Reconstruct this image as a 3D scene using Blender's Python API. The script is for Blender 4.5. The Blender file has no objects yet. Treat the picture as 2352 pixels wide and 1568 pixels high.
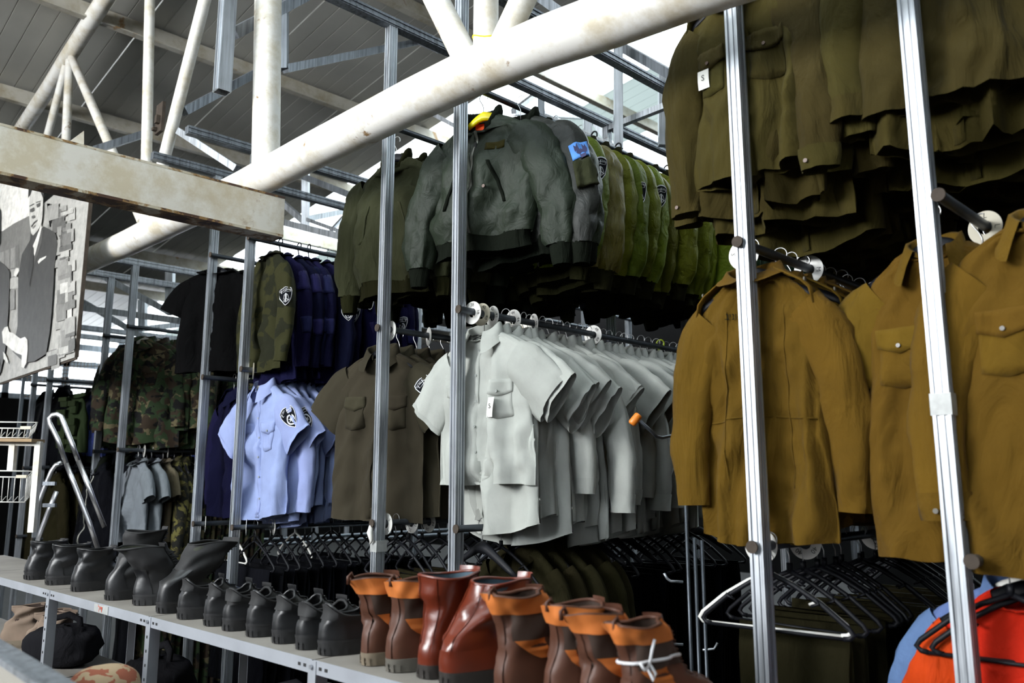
import bpy, bmesh, math, random
import numpy as np
from mathutils import Vector, Matrix, Euler

random.seed(7)
rng = np.random.RandomState(11)
SC = bpy.context.scene
COL = SC.collection
PI = math.pi
# ---------------------------------------------------------------- camera
CZ = 1.5
F = 1867.0
PITCH = math.radians(9.6)
YAW = math.radians(46.05)
cam_d = bpy.data.cameras.new('camera')
cam_d.sensor_width = 36.0
cam_d.lens = 36.0 * F / 2352.0
cam_d.clip_start = 0.05
cam = bpy.data.objects.new('camera', cam_d)
COL.objects.link(cam)
cam.location = (0, 0, CZ)
cam.rotation_euler = (math.radians(90) + PITCH, 0, YAW)
cam_d.dof.use_dof = True
cam_d.dof.focus_distance = 3.35
cam_d.dof.aperture_fstop = 3.2
SC.camera = cam
SC.view_settings.view_transform = 'Standard'
SC.view_settings.look = 'None'
SC.view_settings.gamma = 1.0
SC.view_settings.use_curve_mapping = False
SC.view_settings.exposure = 0.0
SC.cycles.use_denoising = True
SC.cycles.max_bounces = 6
SC.cycles.diffuse_bounces = 3
SC.cycles.glossy_bounces = 3
SC.cycles.transmission_bounces = 4
SC.cycles.transparent_max_bounces = 8
SC.cycles.sample_clamp_indirect = 4.0
SC.cycles.caustics_reflective = False
SC.cycles.caustics_refractive = False
# ---------------------------------------------------------------- world and lights
W = bpy.data.worlds.new('world')
SC.world = W
W.use_nodes = True
W.node_tree.nodes['Background'].inputs[0].default_value = (0.87, 0.93, 0.98, 1)
W.node_tree.nodes['Background'].inputs[1].default_value = 11.0

def area(name, loc, target, sx, sy, power, color):
    d = bpy.data.lights.new(name, 'AREA')
    d.shape = 'RECTANGLE'
    d.size = sx; d.size_y = sy; d.energy = power; d.color = color
    o = bpy.data.objects.new(name, d)
    COL.objects.link(o)
    o.location = loc
    v = Vector(target) - Vector(loc)
    o.rotation_euler = v.to_track_quat('-Z', 'Y').to_euler()
    return o
# daylight coming in through the open gate on the south side, behind the photographer
area('gate_daylight', (-4.0, -4.75, 3.6), (-2.2, 2.0, 1.9), 3.0, 1.9, 545, (0.97, 0.975, 0.97))

# ---------------------------------------------------------------- helpers
_s, _c = math.sin(YAW), math.cos(YAW)
FWD = np.array([-_s, _c]); RGT = np.array([_c, _s])
_sp, _cp = math.sin(PITCH), math.cos(PITCH)
def ray(px, py):
    """world direction of a pixel, scaled so that its horizontal forward part is 1"""
    yy = 784.0 - py
    up = F * _sp + yy * _cp
    fw = F * _cp - yy * _sp
    t = (px - 1176.0) / fw
    h = FWD + RGT * t
    return np.array([h[0], h[1], up / fw])
def at(px, py, d=None, X=None, Y=None, Z=None):
    r = ray(px, py)
    if d is not None: k = d
    elif X is not None: k = X / r[0]
    elif Y is not None: k = Y / r[1]
    else: k = (Z - CZ) / r[2]
    p = r * k
    return Vector((p[0], p[1], p[2] + CZ))

def link(name, me, mat=None, parent=None, loc=None):
    o = bpy.data.objects.new(name, me)
    COL.objects.link(o)
    if mat is not None and not me.materials:
        for m in (mat if isinstance(mat, (list, tuple)) else [mat]): me.materials.append(m)
    if parent is not None: o.parent = parent
    if loc is not None: o.location = loc
    return o
def tag(o, label=None, cat=None, group=None, kind=None):
    if label: o['label'] = label
    if cat: o['category'] = cat
    if group: o['group'] = group
    if kind: o['kind'] = kind
    return o
def empty(name, loc=(0, 0, 0), rz=0.0, label=None, cat=None, group=None, kind=None):
    o = bpy.data.objects.new(name, None)
    o.empty_display_size = 0.05
    COL.objects.link(o)
    o.location = loc; o.rotation_euler = (0, 0, rz)
    return tag(o, label, cat, group, kind)
def copy_tree(o, parent=None):
    c = o.copy(); COL.objects.link(c)
    c.parent = parent
    for k in ('label', 'group'):
        if parent is None and k in c: del c[k]
    for ch in CH.get(o.name, []) or [x for x in o.children]:
        copy_tree(ch, c)
    return c
CH = {}

class MB:
    """collects shapes, links them as one mesh object"""
    def __init__(s): s.v = []; s.f = []; s.m = []
    def add(s, vs, fs, mi=0):
        b = len(s.v)
        s.v.extend([tuple(map(float, p)) for p in vs])
        s.f.extend([tuple(b + i for i in f) for f in fs])
        s.m.extend([mi] * len(fs))
        return s
    def box(s, c, e, rot=None, mi=0):
        hx, hy, hz = e[0] / 2, e[1] / 2, e[2] / 2
        vs = [Vector((x, y, z)) for x in (-hx, hx) for y in (-hy, hy) for z in (-hz, hz)]
        if rot is not None:
            R = rot if isinstance(rot, Matrix) else Euler(rot).to_matrix()
            vs = [R @ v for v in vs]
        vs = [v + Vector(c) for v in vs]
        return s.add(vs, [(0,1,3,2),(4,6,7,5),(0,4,5,1),(2,3,7,6),(0,2,6,4),(1,5,7,3)], mi)
    def bar(s, a, b, w, h=None, up=(0, 0, 1), mi=0):
        """square bar from a to b"""
        a = Vector(a); b = Vector(b); h = h or w
        t = (b - a); L = t.length; t.normalize()
        n = t.cross(Vector(up))
        if n.length < 1e-4: n = t.cross(Vector((0, 1, 0)))
        n.normalize(); u = n.cross(t)
        R = Matrix((n, t, u)).transposed()
        return s.box((a + b) / 2, (w, L, h), R, mi)
    def tube(s, pts, r, n=12, caps=True, mi=0, flat=1.0, upv=(0.3, 0.2, 1)):
        pts = [Vector(p) for p in pts]
        rs = r if isinstance(r, (list, tuple)) else [r] * len(pts)
        vs = []; fs = []
        prev = None
        for i, p in enumerate(pts):
            t = (pts[min(i + 1, len(pts) - 1)] - pts[max(i - 1, 0)]).normalized()
            if prev is None:
                a = t.cross(Vector(upv))
                if a.length < 1e-4: a = t.cross(Vector((0, 1, 0)))
            else:
                a = prev - t * prev.dot(t)
            a.normalize(); prev = a
            b = t.cross(a)
            for k in range(n):
                th = 2 * PI * k / n
                vs.append(p + a * math.cos(th) * rs[i] + b * math.sin(th) * rs[i] * flat)
        for i in range(len(pts) - 1):
            for k in range(n):
                k2 = (k + 1) % n
                fs.append((i * n + k, i * n + k2, (i + 1) * n + k2, (i + 1) * n + k))
        if caps:
            fs.append(tuple(range(n - 1, -1, -1)))
            fs.append(tuple((len(pts) - 1) * n + k for k in range(n)))
        return s.add(vs, fs, mi)
    def disc(s, c, r0, r1, th, n=32, axis='Y', mi=0):
        """annulus of thickness th about an axis"""
        vs = []; fs = []
        for k in range(n):
            a = 2 * PI * k / n
            for rr in (r0, r1):
                for d in (-th / 2, th / 2):
                    if axis == 'Y': p = (rr * math.cos(a), d, rr * math.sin(a))
                    elif axis == 'Z': p = (rr * math.cos(a), rr * math.sin(a), d)
                    else: p = (d, rr * math.cos(a), rr * math.sin(a))
                    vs.append(Vector(p) + Vector(c))
        for k in range(n):
            b = 4 * k; e = 4 * ((k + 1) % n)
            fs += [(b, b + 2, e + 2, e), (b + 1, e + 1, e + 3, b + 3), (b + 2, b + 3, e + 3, e + 2), (b, e, e + 1, b + 1)]
        return s.add(vs, fs, mi)
    def mesh(s, smooth=False, angle=None):
        me = bpy.data.meshes.new('m')
        me.from_pydata(s.v, [], s.f)
        if any(s.m): me.polygons.foreach_set('material_index', s.m)
        if smooth:
            me.polygons.foreach_set('use_smooth', [True] * len(s.f))
            if angle: 
                me.update(); sharp_edges(me, angle)
        me.update()
        return me
    def build(s, name, mat=None, parent=None, loc=None, smooth=False, angle=None):
        me = s.mesh(smooth, angle); me.name = name
        return link(name, me, mat, parent, loc)
def sharp_edges(me, angle):
    bm = bmesh.new(); bm.from_mesh(me)
    for e in bm.edges:
        if len(e.link_faces) == 2 and e.calc_face_angle(0) > math.radians(angle): e.smooth = False
    bm.to_mesh(me); bm.free()

# ---------------------------------------------------------------- materials
def nt(name):
    m = bpy.data.materials.new(name); m.use_nodes = True
    t = m.node_tree
    b = t.nodes['Principled BSDF']
    return m, t, b
def nd(t, typ, **kw):
    n = t.nodes.new(typ)
    for k, v in kw.items():
        if k.startswith('i_'):
            key = k[2:]
            n.inputs[int(key) if key.isdigit() else key.replace('_', ' ')].default_value = v
        else: setattr(n, k, v)
    return n
def ramp(t, stops, interp='LINEAR'):
    r = t.nodes.new('ShaderNodeValToRGB')
    r.color_ramp.interpolation = interp
    e = r.color_ramp.elements
    while len(e) < len(stops): e.new(0.5)
    for x, (p, c) in zip(e, stops):
        x.position = p; x.color = c if len(c) == 4 else (*c, 1)
    return r
def L(t, a, b): t.links.new(a, b)
def mixc(t, fac, a, b, mode='MIX'):
    m = t.nodes.new('ShaderNodeMix'); m.data_type = 'RGBA'; m.blend_type = mode
    for sock, v in ((m.inputs[0], fac), (m.inputs[6], a), (m.inputs[7], b)):
        if isinstance(v, bpy.types.NodeSocket): t.links.new(v, sock)
        else: sock.default_value = v if not isinstance(v, tuple) or len(v) == 4 else (*v, 1)
    return m.outputs[2]
def bump(t, b, h, strength, dist):
    bu = nd(t, 'ShaderNodeBump'); bu.inputs['Strength'].default_value = strength
    bu.inputs['Distance'].default_value = dist
    L(t, h, bu.inputs['Height']); L(t, bu.outputs[0], b.inputs['Normal'])
    return bu
def srgb(r, g, b):
    f = lambda c: (c / 255 / 12.92) if c / 255 <= 0.04045 else ((c / 255 + 0.055) / 1.055) ** 2.4
    return (f(r), f(g), f(b), 1)

def plain(name, col, rough=0.6, metal=0.0, noise=0.15, scale=8.0, bmp=0.0, spec=0.5, trans=0.0):
    m, t, b = nt(name)
    tc = nd(t, 'ShaderNodeTexCoord')
    n = nd(t, 'ShaderNodeTexNoise', i_Scale=scale, i_Detail=6.0)
    L(t, tc.outputs['Object'], n.inputs['Vector'])
    r = ramp(t, [(0.3, (1 - noise,) * 3), (0.75, (1, 1, 1))])
    L(t, n.outputs['Fac'], r.inputs[0])
    L(t, mixc(t, 1.0, col, r.outputs[0], 'MULTIPLY'), b.inputs['Base Color'])
    b.inputs['Roughness'].default_value = rough
    b.inputs['Metallic'].default_value = metal
    b.inputs['Specular IOR Level'].default_value = spec
    if bmp: bump(t, b, n.outputs['Fac'], bmp, 0.01)
    return m

def fabric(name, col, rough=0.85, var=0.12, huev=0.012, weave=900.0, wrinkle=0.85, wscale=10.0, sheen=0.03, spec=0.12, wdist=0.03, stretch=(1, 1, .35)):
    if max(col[:3]) < .03: sheen = 0.0; spec = min(spec, .06) if rough > .6 else spec
    m, t, b = nt(name)
    tc = nd(t, 'ShaderNodeTexCoord')
    oi = nd(t, 'ShaderNodeObjectInfo')
    # one slightly different dye lot for each garment
    hs = nd(t, 'ShaderNodeHueSaturation')
    mr = nd(t, 'ShaderNodeMapRange'); mr.inputs[3].default_value = 1 - var; mr.inputs[4].default_value = 1 + var
    L(t, oi.outputs['Random'], mr.inputs[0]); L(t, mr.outputs[0], hs.inputs['Value'])
    mh = nd(t, 'ShaderNodeMath', operation='MULTIPLY'); mh.inputs[1].default_value = 7.13
    L(t, oi.outputs['Random'], mh.inputs[0])
    fr = nd(t, 'ShaderNodeMath', operation='FRACT'); L(t, mh.outputs[0], fr.inputs[0])
    m2 = nd(t, 'ShaderNodeMapRange'); m2.inputs[3].default_value = 0.5 - huev; m2.inputs[4].default_value = 0.5 + huev
    L(t, fr.outputs[0], m2.inputs[0]); L(t, m2.outputs[0], hs.inputs['Hue'])
    n = nd(t, 'ShaderNodeTexNoise', i_Scale=5.0, i_Detail=8.0, i_Roughness=0.65)
    L(t, tc.outputs['Object'], n.inputs['Vector'])
    r = ramp(t, [(0.3, (0.84,) * 3), (0.7, (1.05,) * 3)])
    L(t, n.outputs['Fac'], r.inputs[0])
    L(t, mixc(t, 1.0, col, r.outputs[0], 'MULTIPLY'), hs.inputs['Color'])
    L(t, hs.outputs[0], b.inputs['Base Color'])
    b.inputs['Roughness'].default_value = rough
    b.inputs['Specular IOR Level'].default_value = spec
    b.inputs['Sheen Weight'].default_value = sheen
    b.inputs['Sheen Roughness'].default_value = 0.4
    mp = nd(t, 'ShaderNodeMapping'); mp.inputs['Scale'].default_value = stretch
    L(t, tc.outputs['Object'], mp.inputs['Vector'])
    w = nd(t, 'ShaderNodeTexNoise', i_Scale=wscale, i_Detail=5.0, i_Roughness=0.55, i_Distortion=0.8)
    L(t, mp.outputs[0], w.inputs['Vector'])
    w2 = nd(t, 'ShaderNodeTexNoise', i_Scale=weave, i_Detail=2.0)
    L(t, tc.outputs['Object'], w2.inputs['Vector'])
    a1 = nd(t, 'ShaderNodeMath', operation='MULTIPLY_ADD'); a1.inputs[1].default_value = 0.04
    L(t, w2.outputs['Fac'], a1.inputs[0]); L(t, w.outputs['Fac'], a1.inputs[2])
    bump(t, b, a1.outputs[0], wrinkle, wdist)
    return m

def galv(name, tint=(0.50, 0.53, 0.57), rough=0.42, metal=0.75):
    m, t, b = nt(name)
    tc = nd(t, 'ShaderNodeTexCoord')
    mp = nd(t, 'ShaderNodeMapping'); mp.inputs['Scale'].default_value = (60, 60, 2.0)
    L(t, tc.outputs['Object'], mp.inputs['Vector'])
    n = nd(t, 'ShaderNodeTexNoise', i_Scale=1.0, i_Detail=5.0, i_Roughness=0.6)
    L(t, mp.outputs[0], n.inputs['Vector'])
    n2 = nd(t, 'ShaderNodeTexNoise', i_Scale=5.0, i_Detail=6.0)
    L(t, tc.outputs['Object'], n2.inputs['Vector'])
    r = ramp(t, [(0.35, tuple(c * 0.55 for c in tint)), (0.5, tint), (0.72, tuple(min(1, c * 1.35) for c in tint))])
    L(t, n.outputs['Fac'], r.inputs[0])
    r2 = ramp(t, [(0.3, (0.72,) * 3), (0.6, (1, 1, 1))])
    L(t, n2.outputs['Fac'], r2.inputs[0])
    L(t, mixc(t, 1.0, r.outputs[0], r2.outputs[0], 'MULTIPLY'), b.inputs['Base Color'])
    b.inputs['Metallic'].default_value = metal
    b.inputs['Roughness'].default_value = rough
    bump(t, b, n.outputs['Fac'], 0.15, 0.002)
    return m

def paint(name, col, rust=0.62, rough=0.45, rscale=3.0):
    """old gloss paint with grime and rust where it chipped"""
    m, t, b = nt(name)
    tc = nd(t, 'ShaderNodeTexCoord')
    g = nd(t, 'ShaderNodeTexNoise', i_Scale=6.0, i_Detail=8.0, i_Roughness=0.7)
    L(t, tc.outputs['Object'], g.inputs['Vector'])
    rg = ramp(t, [(0.36, (0.72, 0.66, 0.54)), (0.56, (1, 1, 1))])
    L(t, g.outputs['Fac'], rg.inputs[0])
    c = mixc(t, 1.0, col, rg.outputs[0], 'MULTIPLY')
    n = nd(t, 'ShaderNodeTexNoise', i_Scale=rscale, i_Detail=9.0, i_Roughness=0.62, i_Distortion=0.4)
    L(t, tc.outputs['Object'], n.inputs['Vector'])
    st = ramp(t, [(rust - 0.05, (0, 0, 0)), (rust, (1, 1, 1))])
    L(t, n.outputs['Fac'], st.inputs[0])
    stain = mixc(t, st.outputs[0], c, (0.27, 0.155, 0.055, 1))
    rr = ramp(t, [(rust + 0.035, (0, 0, 0)), (rust + 0.05, (1, 1, 1))])
    L(t, n.outputs['Fac'], rr.inputs[0])
    L(t, mixc(t, rr.outputs[0], stain, (0.07, 0.03, 0.015, 1)), b.inputs['Base Color'])
    b.inputs['Roughness'].default_value = rough
    n3 = nd(t, 'ShaderNodeTexNoise', i_Scale=45.0, i_Detail=3.0)
    L(t, tc.outputs['Object'], n3.inputs['Vector'])
    bump(t, b, n3.outputs['Fac'], 0.12, 0.004)
    return m

M = {}
M['galv'] = galv('galvanised_steel')
M['galv_dark'] = galv('dull_galvanised_steel', (0.20, 0.22, 0.245), 0.5, 0.7)
M['white_paint'] = paint('white_gloss_paint', (0.82, 0.80, 0.75, 1), rust=0.70, rscale=7.0)
M['rusty_cream'] = paint('rusty_cream_paint', (0.62, 0.56, 0.44, 1), rust=0.50, rscale=9.0)
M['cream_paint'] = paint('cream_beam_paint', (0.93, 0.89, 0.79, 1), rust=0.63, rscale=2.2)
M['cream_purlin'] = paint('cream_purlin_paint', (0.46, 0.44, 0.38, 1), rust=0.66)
M['roof'] = plain('roof_sheet_enamel', (0.46, 0.455, 0.415, 1), 0.4, 0.0, 0.30, 1.3)
M['dark_wall'] = plain('dark_block_wall', (0.004, 0.004, 0.004, 1), 0.95, 0, 0.3, 5, spec=.05)
M['floor'] = plain('grey_concrete', (0.028, 0.028, 0.028, 1), 0.9, 0, 0.35, 3, 0.2)
M['pipe_dark'] = plain('dark_steel_tube', (0.10, 0.115, 0.135, 1), 0.4, 0.6, 0.4, 12)
M['rust_plate'] = plain('rusty_plate', (0.075, 0.055, 0.04, 1), 0.8, 0.2, 0.5, 20, 0.4)
M['wire'] = plain('wire_steel', (0.5, 0.5, 0.5, 1), 0.3, 0.9, 0.1)
M['white_plastic'] = plain('white_plastic', (0.74, 0.73, 0.69, 1), 0.4, 0, 0.08)
M['aged_plastic'] = plain('yellowed_plastic', (0.52, 0.48, 0.37, 1), 0.45, 0, 0.1)
M['black_plastic'] = plain('black_plastic', (0.005, 0.0055, 0.008, 1), 0.5, 0, 0.1, spec=.22)
M['ink'] = plain('black_ink', (0.01, 0.01, 0.01, 1), 0.7, 0, 0)
M['yellow_plastic'] = plain('yellow_plastic', (0.80, 0.68, 0.0, 1), 0.4, 0, 0.05)
M['orange_grip'] = plain('orange_plastic_grip', (0.78, 0.22, 0.02, 1), 0.4, 0, 0.1)
M['paper'] = plain('paper_tag', (0.78, 0.77, 0.72, 1), 0.9, 0, 0.06)

def skylight_mat(name='translucent_roof_sheet', col=(0.86, 0.92, 0.92, 1)):
    m, t, b = nt(name)
    t.nodes.remove(b)
    out = t.nodes['Material Output']
    tr = nd(t, 'ShaderNodeBsdfTranslucent'); tr.inputs[0].default_value = col
    df = nd(t, 'ShaderNodeBsdfDiffuse'); df.inputs[0].default_value = (0.7, 0.74, 0.73, 1)
    mx = nd(t, 'ShaderNodeMixShader'); mx.inputs[0].default_value = 0.35
    L(t, tr.outputs[0], mx.inputs[1]); L(t, df.outputs[0], mx.inputs[2]); L(t, mx.outputs[0], out.inputs[0])
    return m
M['skylight'] = skylight_mat()
M['dim_sheet'] = skylight_mat('brightened_roof_sheet', (0.085, 0.10, 0.095, 1))  # faint translucence put in so the grey ceiling sheet reads as brightly lit

# ---------------------------------------------------------------- the building
mb = MB(); mb.box((-6, 4, -0.05), (24, 18, 0.1)); tag(mb.build('floor', M['floor']), kind='structure')
RX0, RX1 = -17.6, 5.2
def roof_z(x):
    # a shallow arch that rises towards +X
    u = x + 7.3
    return CZ + 3.68 + 0.115 * u - 0.003 * u * abs(u)
ceiling = empty('ceiling', (0, 0, 0), kind='structure')
def roof_sheet(y0, y1, mat, name, x0=None, x1=None):
    """one ribbed sheet running along X"""
    pitch = 0.134
    n = int(round((y1 - y0) / pitch)); pitch = (y1 - y0) / n
    prof = []
    for k in range(n):
        y = y0 + k * pitch
        prof += [(y + 0.002, 0.005), (y + 0.005, 0.0), (y + pitch - 0.005, 0.0), (y + pitch - 0.002, 0.005)]
    prof[0] = (y0 + 0.002, 0.02); prof[-1] = (y1 - 0.002, 0.02)
    xs = np.linspace(RX0 if x0 is None else x0, RX1 if x1 is None else x1, 17)
    vs = []; fs = []
    for x in xs:
        for (y, dz) in prof: vs.append((x, y, roof_z(x) + dz))
    m_ = len(prof)
    for i in range(len(xs) - 1):
        for j in range(m_ - 1):
            fs.append((i * m_ + j, (i + 1) * m_ + j, (i + 1) * m_ + j + 1, i * m_ + j + 1))
    b = MB(); b.add(vs, fs)
    # the turned down lap at the sheet's edge
    return b.build(name, mat, ceiling)
for k in range(16):
    y = -4.9 + k * 1.005
    if k == 4:  # out-of-view skylight strip added to light the beam and pipes from above
        roof_sheet(y, y + 1.005, M['roof'], 'roof_panel', None, -4.6); roof_sheet(y, y + 1.005, M['skylight'], 'translucent_panel', -4.6, 1.4); roof_sheet(y, y + 1.005, M['roof'], 'roof_panel', 1.4, None)
    elif k == 5:  # further unseen skylight strip, added to brighten the side of the beam
        roof_sheet(y, y + 1.005, M['roof'], 'roof_panel', None, -3.0); roof_sheet(y, y + 1.005, M['skylight'], 'translucent_panel', -3.0, 1.4); roof_sheet(y, y + 1.005, M['roof'], 'roof_panel', 1.4, None)
    elif k in (10, 12, 13): roof_sheet(y, y + 1.005, M['skylight'], 'translucent_panel')
    elif k == 11:
        roof_sheet(y, y + 1.005, M['dim_sheet'], 'brightened_panel', None, -4.3); roof_sheet(y, y + 1.005, M['skylight'], 'translucent_panel', -4.3, None)
    else: roof_sheet(y, y + 1.005, M['roof'], 'roof_panel')
# walls: north, east, and the west gable with its window band; the south side is the open gate
mb = MB(); mb.box((-6.2, 12.3, 3.2), (23, 0.2, 6.6)); tag(mb.build('wall_north', M['dark_wall']), kind='structure')
# south wall with the high opening the daylight comes through
mb = MB(); mb.box((-6.2, -4.95, 1.25), (23, 0.1, 2.5)); mb.box((-6.2, -4.95, 5.7), (23, 0.1, 2.0)); mb.box((-11.4, -4.95, 3.6), (12.6, 0.1, 2.4)); mb.box((2.8, -4.95, 3.6), (5, 0.1, 2.4))
tag(mb.build('wall_south', M['dark_wall']), kind='structure')
mb = MB(); mb.box((-3.5, -1.5, .8), (11, 0.12, 1.6)); tag(mb.build('wall_light_block', M['dark_wall']), kind='structure')  # unseen block added behind the photographer to shade the low rails and boots
mb = MB(); mb.box((5.3, 4, 3.2), (0.2, 16, 6.6)); tag(mb.build('wall_east', M['dark_wall']), kind='structure')
wx = -17.6
mb = MB()
mb.box((wx, 4, 1.5), (0.2, 16, 3.0)); mb.box((wx, -2.6, 3.6), (0.2, 2.6, 3.6)); mb.box((wx, 10.3, 3.6), (0.2, 3.4, 3.6))
tag(mb.build('wall_west', M['dark_wall']), kind='structure')
mb = MB()
for yy in np.arange(-1.3, 8.7, 1.0): mb.box((wx, yy, 3.9), (0.12, 0.12, 1.9))
for zz in (3.04, 3.4, 3.75, 4.1, 4.4): mb.box((wx, 3.7, zz), (0.12, 10, 0.13))
tag(mb.build('window_1', M['galv_dark']), kind='structure')
# purlins: cream channels under the roof, along Y
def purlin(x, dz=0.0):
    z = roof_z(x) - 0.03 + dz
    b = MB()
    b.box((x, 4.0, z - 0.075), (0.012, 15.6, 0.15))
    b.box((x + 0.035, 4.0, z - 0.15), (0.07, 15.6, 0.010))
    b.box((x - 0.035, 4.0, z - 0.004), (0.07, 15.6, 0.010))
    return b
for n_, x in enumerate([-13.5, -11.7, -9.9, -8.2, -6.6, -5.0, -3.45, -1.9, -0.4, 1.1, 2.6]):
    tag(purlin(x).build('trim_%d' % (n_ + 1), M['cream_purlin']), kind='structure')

# ---------------------------------------------------------------- the white pipe truss and the cream beam
TY = 1.72
def T(px, py): return at(px, py, Y=TY)
truss = empty('pipe_truss', T(640, 400), label='white painted arched steel pipe truss with rusty chips crossing the picture diagonally', cat='truss')
off = Vector(truss.location)
def tp(name, pts, r, mat='white_paint', n=28):
    b = MB(); b.tube([Vector(p) - off for p in pts], r, n)
    o = b.build(name, M[mat], truss, smooth=True, angle=50)
    return o
ch = [(40, 685), (190, 604), (300, 555), (420, 496), (560, 430), (700, 356), (800, 306), (950, 230), (1100, 160), (1250, 98), (1400, 46), (1600, -32), (1800, -104), (2000, -170)]
tp('lower_chord', [T(*p) for p in ch[1:]], 0.081, n=36)
tp('vertical_post', [T(610, 395), T(616, -10) , T(616, -60)], 0.066, n=32)
tp('upper_chord', [T(-60, 468), T(41, 309), T(110, 205), T(150, 140), T(243, -5), T(300, -95)], 0.062)
for a, b_, r in [((333, 520), (345, -40), .033), ((337, 520), (478, -30), .035),
                 ((328, 510), (165, 135), .033), ((145, 460), (160, 140), .033), ((75, 440), (152, 150), .031),
                 ((1078, 150), (990, -25), .047), ((1115, 150), (1117, -30), .043), ((1130, 150), (1215, -30), .043)]:
    tp('web_member', [T(*a), T(*b_)], r, n=20)
b = MB(); p = T(1115, 92); b.tube([p - off + Vector((0.044 * math.cos(a), 0.044 * math.sin(a), 0.012 * math.sin(a * 2))) for a in np.linspace(0, 2 * PI, 17)], 0.0025, 6)
o = b.build('twine', M['yellow_plastic'], truss); o['label'] = 'yellow twine tied round a pipe'
# I beam along Y; its end in mid picture
BX = -3.36
bt = at(640, 458, X=BX); bb = at(640, 551, X=BX)
YB = (bt.y + bb.y) / 2; ZT, ZB = bt.z, bb.z
beam_e = empty('steel_beam', (BX, YB, 0), label='cream painted box shaped steel beam with rusty edges ending in mid picture at left', cat='beam')
beam = MB()
ycen = YB - 1.9; ln = 3.8
zt, zb = ZT, ZB
fl = MB(); fl.box((0, -ln / 2, zt - 0.005), (0.104, ln, 0.010)); fl.build('top_flange', M['rusty_cream'], beam_e)
fl = MB(); fl.box((0, -ln / 2, zb + 0.006), (0.106, ln, 0.012)); fl.build('bottom_flange', M['rusty_cream'], beam_e)
beam.box((0, -ln / 2, (zt + zb) / 2), (0.008, ln, zt - zb - 0.024))
beam.box((0.048, -ln / 2, (zt + zb) / 2 ), (0.006, ln, zt - zb - 0.02))
beam.box((-0.048, -ln / 2, (zt + zb) / 2 ), (0.006, ln, zt - zb - 0.02))
beam.box((0, -0.004, (zt + zb) / 2), (0.10, 0.008, zt - zb))
beam.build('web', M['cream_paint'], beam_e)
g = MB()
ga = at(152, 330, X=BX); gb = at(193, 342, X=BX); gc = at(193, 300, X=BX)
g.add([ga, gb, gc, ga + Vector((-0.01, 0, 0)), gb + Vector((-0.01, 0, 0)), gc + Vector((-0.01, 0, 0))], [(0,1,2),(5,4,3),(0,3,4,1),(1,4,5,2),(2,5,3,0)])
tag(g.build('gusset_plate', M['cream_paint']), 'small triangular cream gusset plate standing on the steel beam', 'plate')
# ---------------------------------------------------------------- galvanised rack frames
PX = {'A2': -0.65, 'A1': -1.13, 'B2': -2.37, 'B1': -2.87, 'C2': -4.18, 'C1': -4.67, 'D2': -5.99, 'D1': -6.50, 'E2': -7.9, 'E1': -8.4}
TOPZ = {'A': CZ + 2.35, 'B': CZ + 2.07, 'C': CZ + 1.85, 'D': CZ + 1.54, 'E': CZ + 1.35}
FY = 2.0
ROFF = {k: .038 for k in PX}
ROFF['A1'] = -.005; ROFF['B1'] = .0
where = {'A': 'at the right, the nearest rack', 'B': 'behind the grey shirts in mid picture', 'C': 'around the light blue shirts', 'D': 'around the camouflage jackets', 'E': 'far left behind the ladder'}
rail_h = {('A2', 0): CZ + 1.66, ('A', 0): CZ + 1.56, ('A', 1): CZ + 0.65, ('A', 2): CZ - 0.175,
          ('B', 0): CZ + 1.57, ('B', 1): CZ + 0.64, ('B', 2): CZ - 0.18,
          ('C', 0): CZ + 1.32, ('C', 1): CZ + 0.585, ('C', 2): CZ - 0.25,
          ('D', 0): CZ + 1.065, ('D', 1): CZ + 0.20, ('D', 2): CZ - 0.5,
          ('E', 0): CZ + 0.85, ('E', 1): CZ + 0.1, ('E', 2): CZ - 0.5}
YEND = {'A': 5.0, 'B': 5.4, 'C': 5.4, 'D': 5.4, 'E': 5.4}
def channel(b, a, c, w=0.04, mi=0, up=(0, 0, 1)):
    """rolled channel post: a box with a groove and two lips on its front face"""
    a = Vector(a); c = Vector(c)
    b.bar(a, c, w, w, up, mi)
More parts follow.
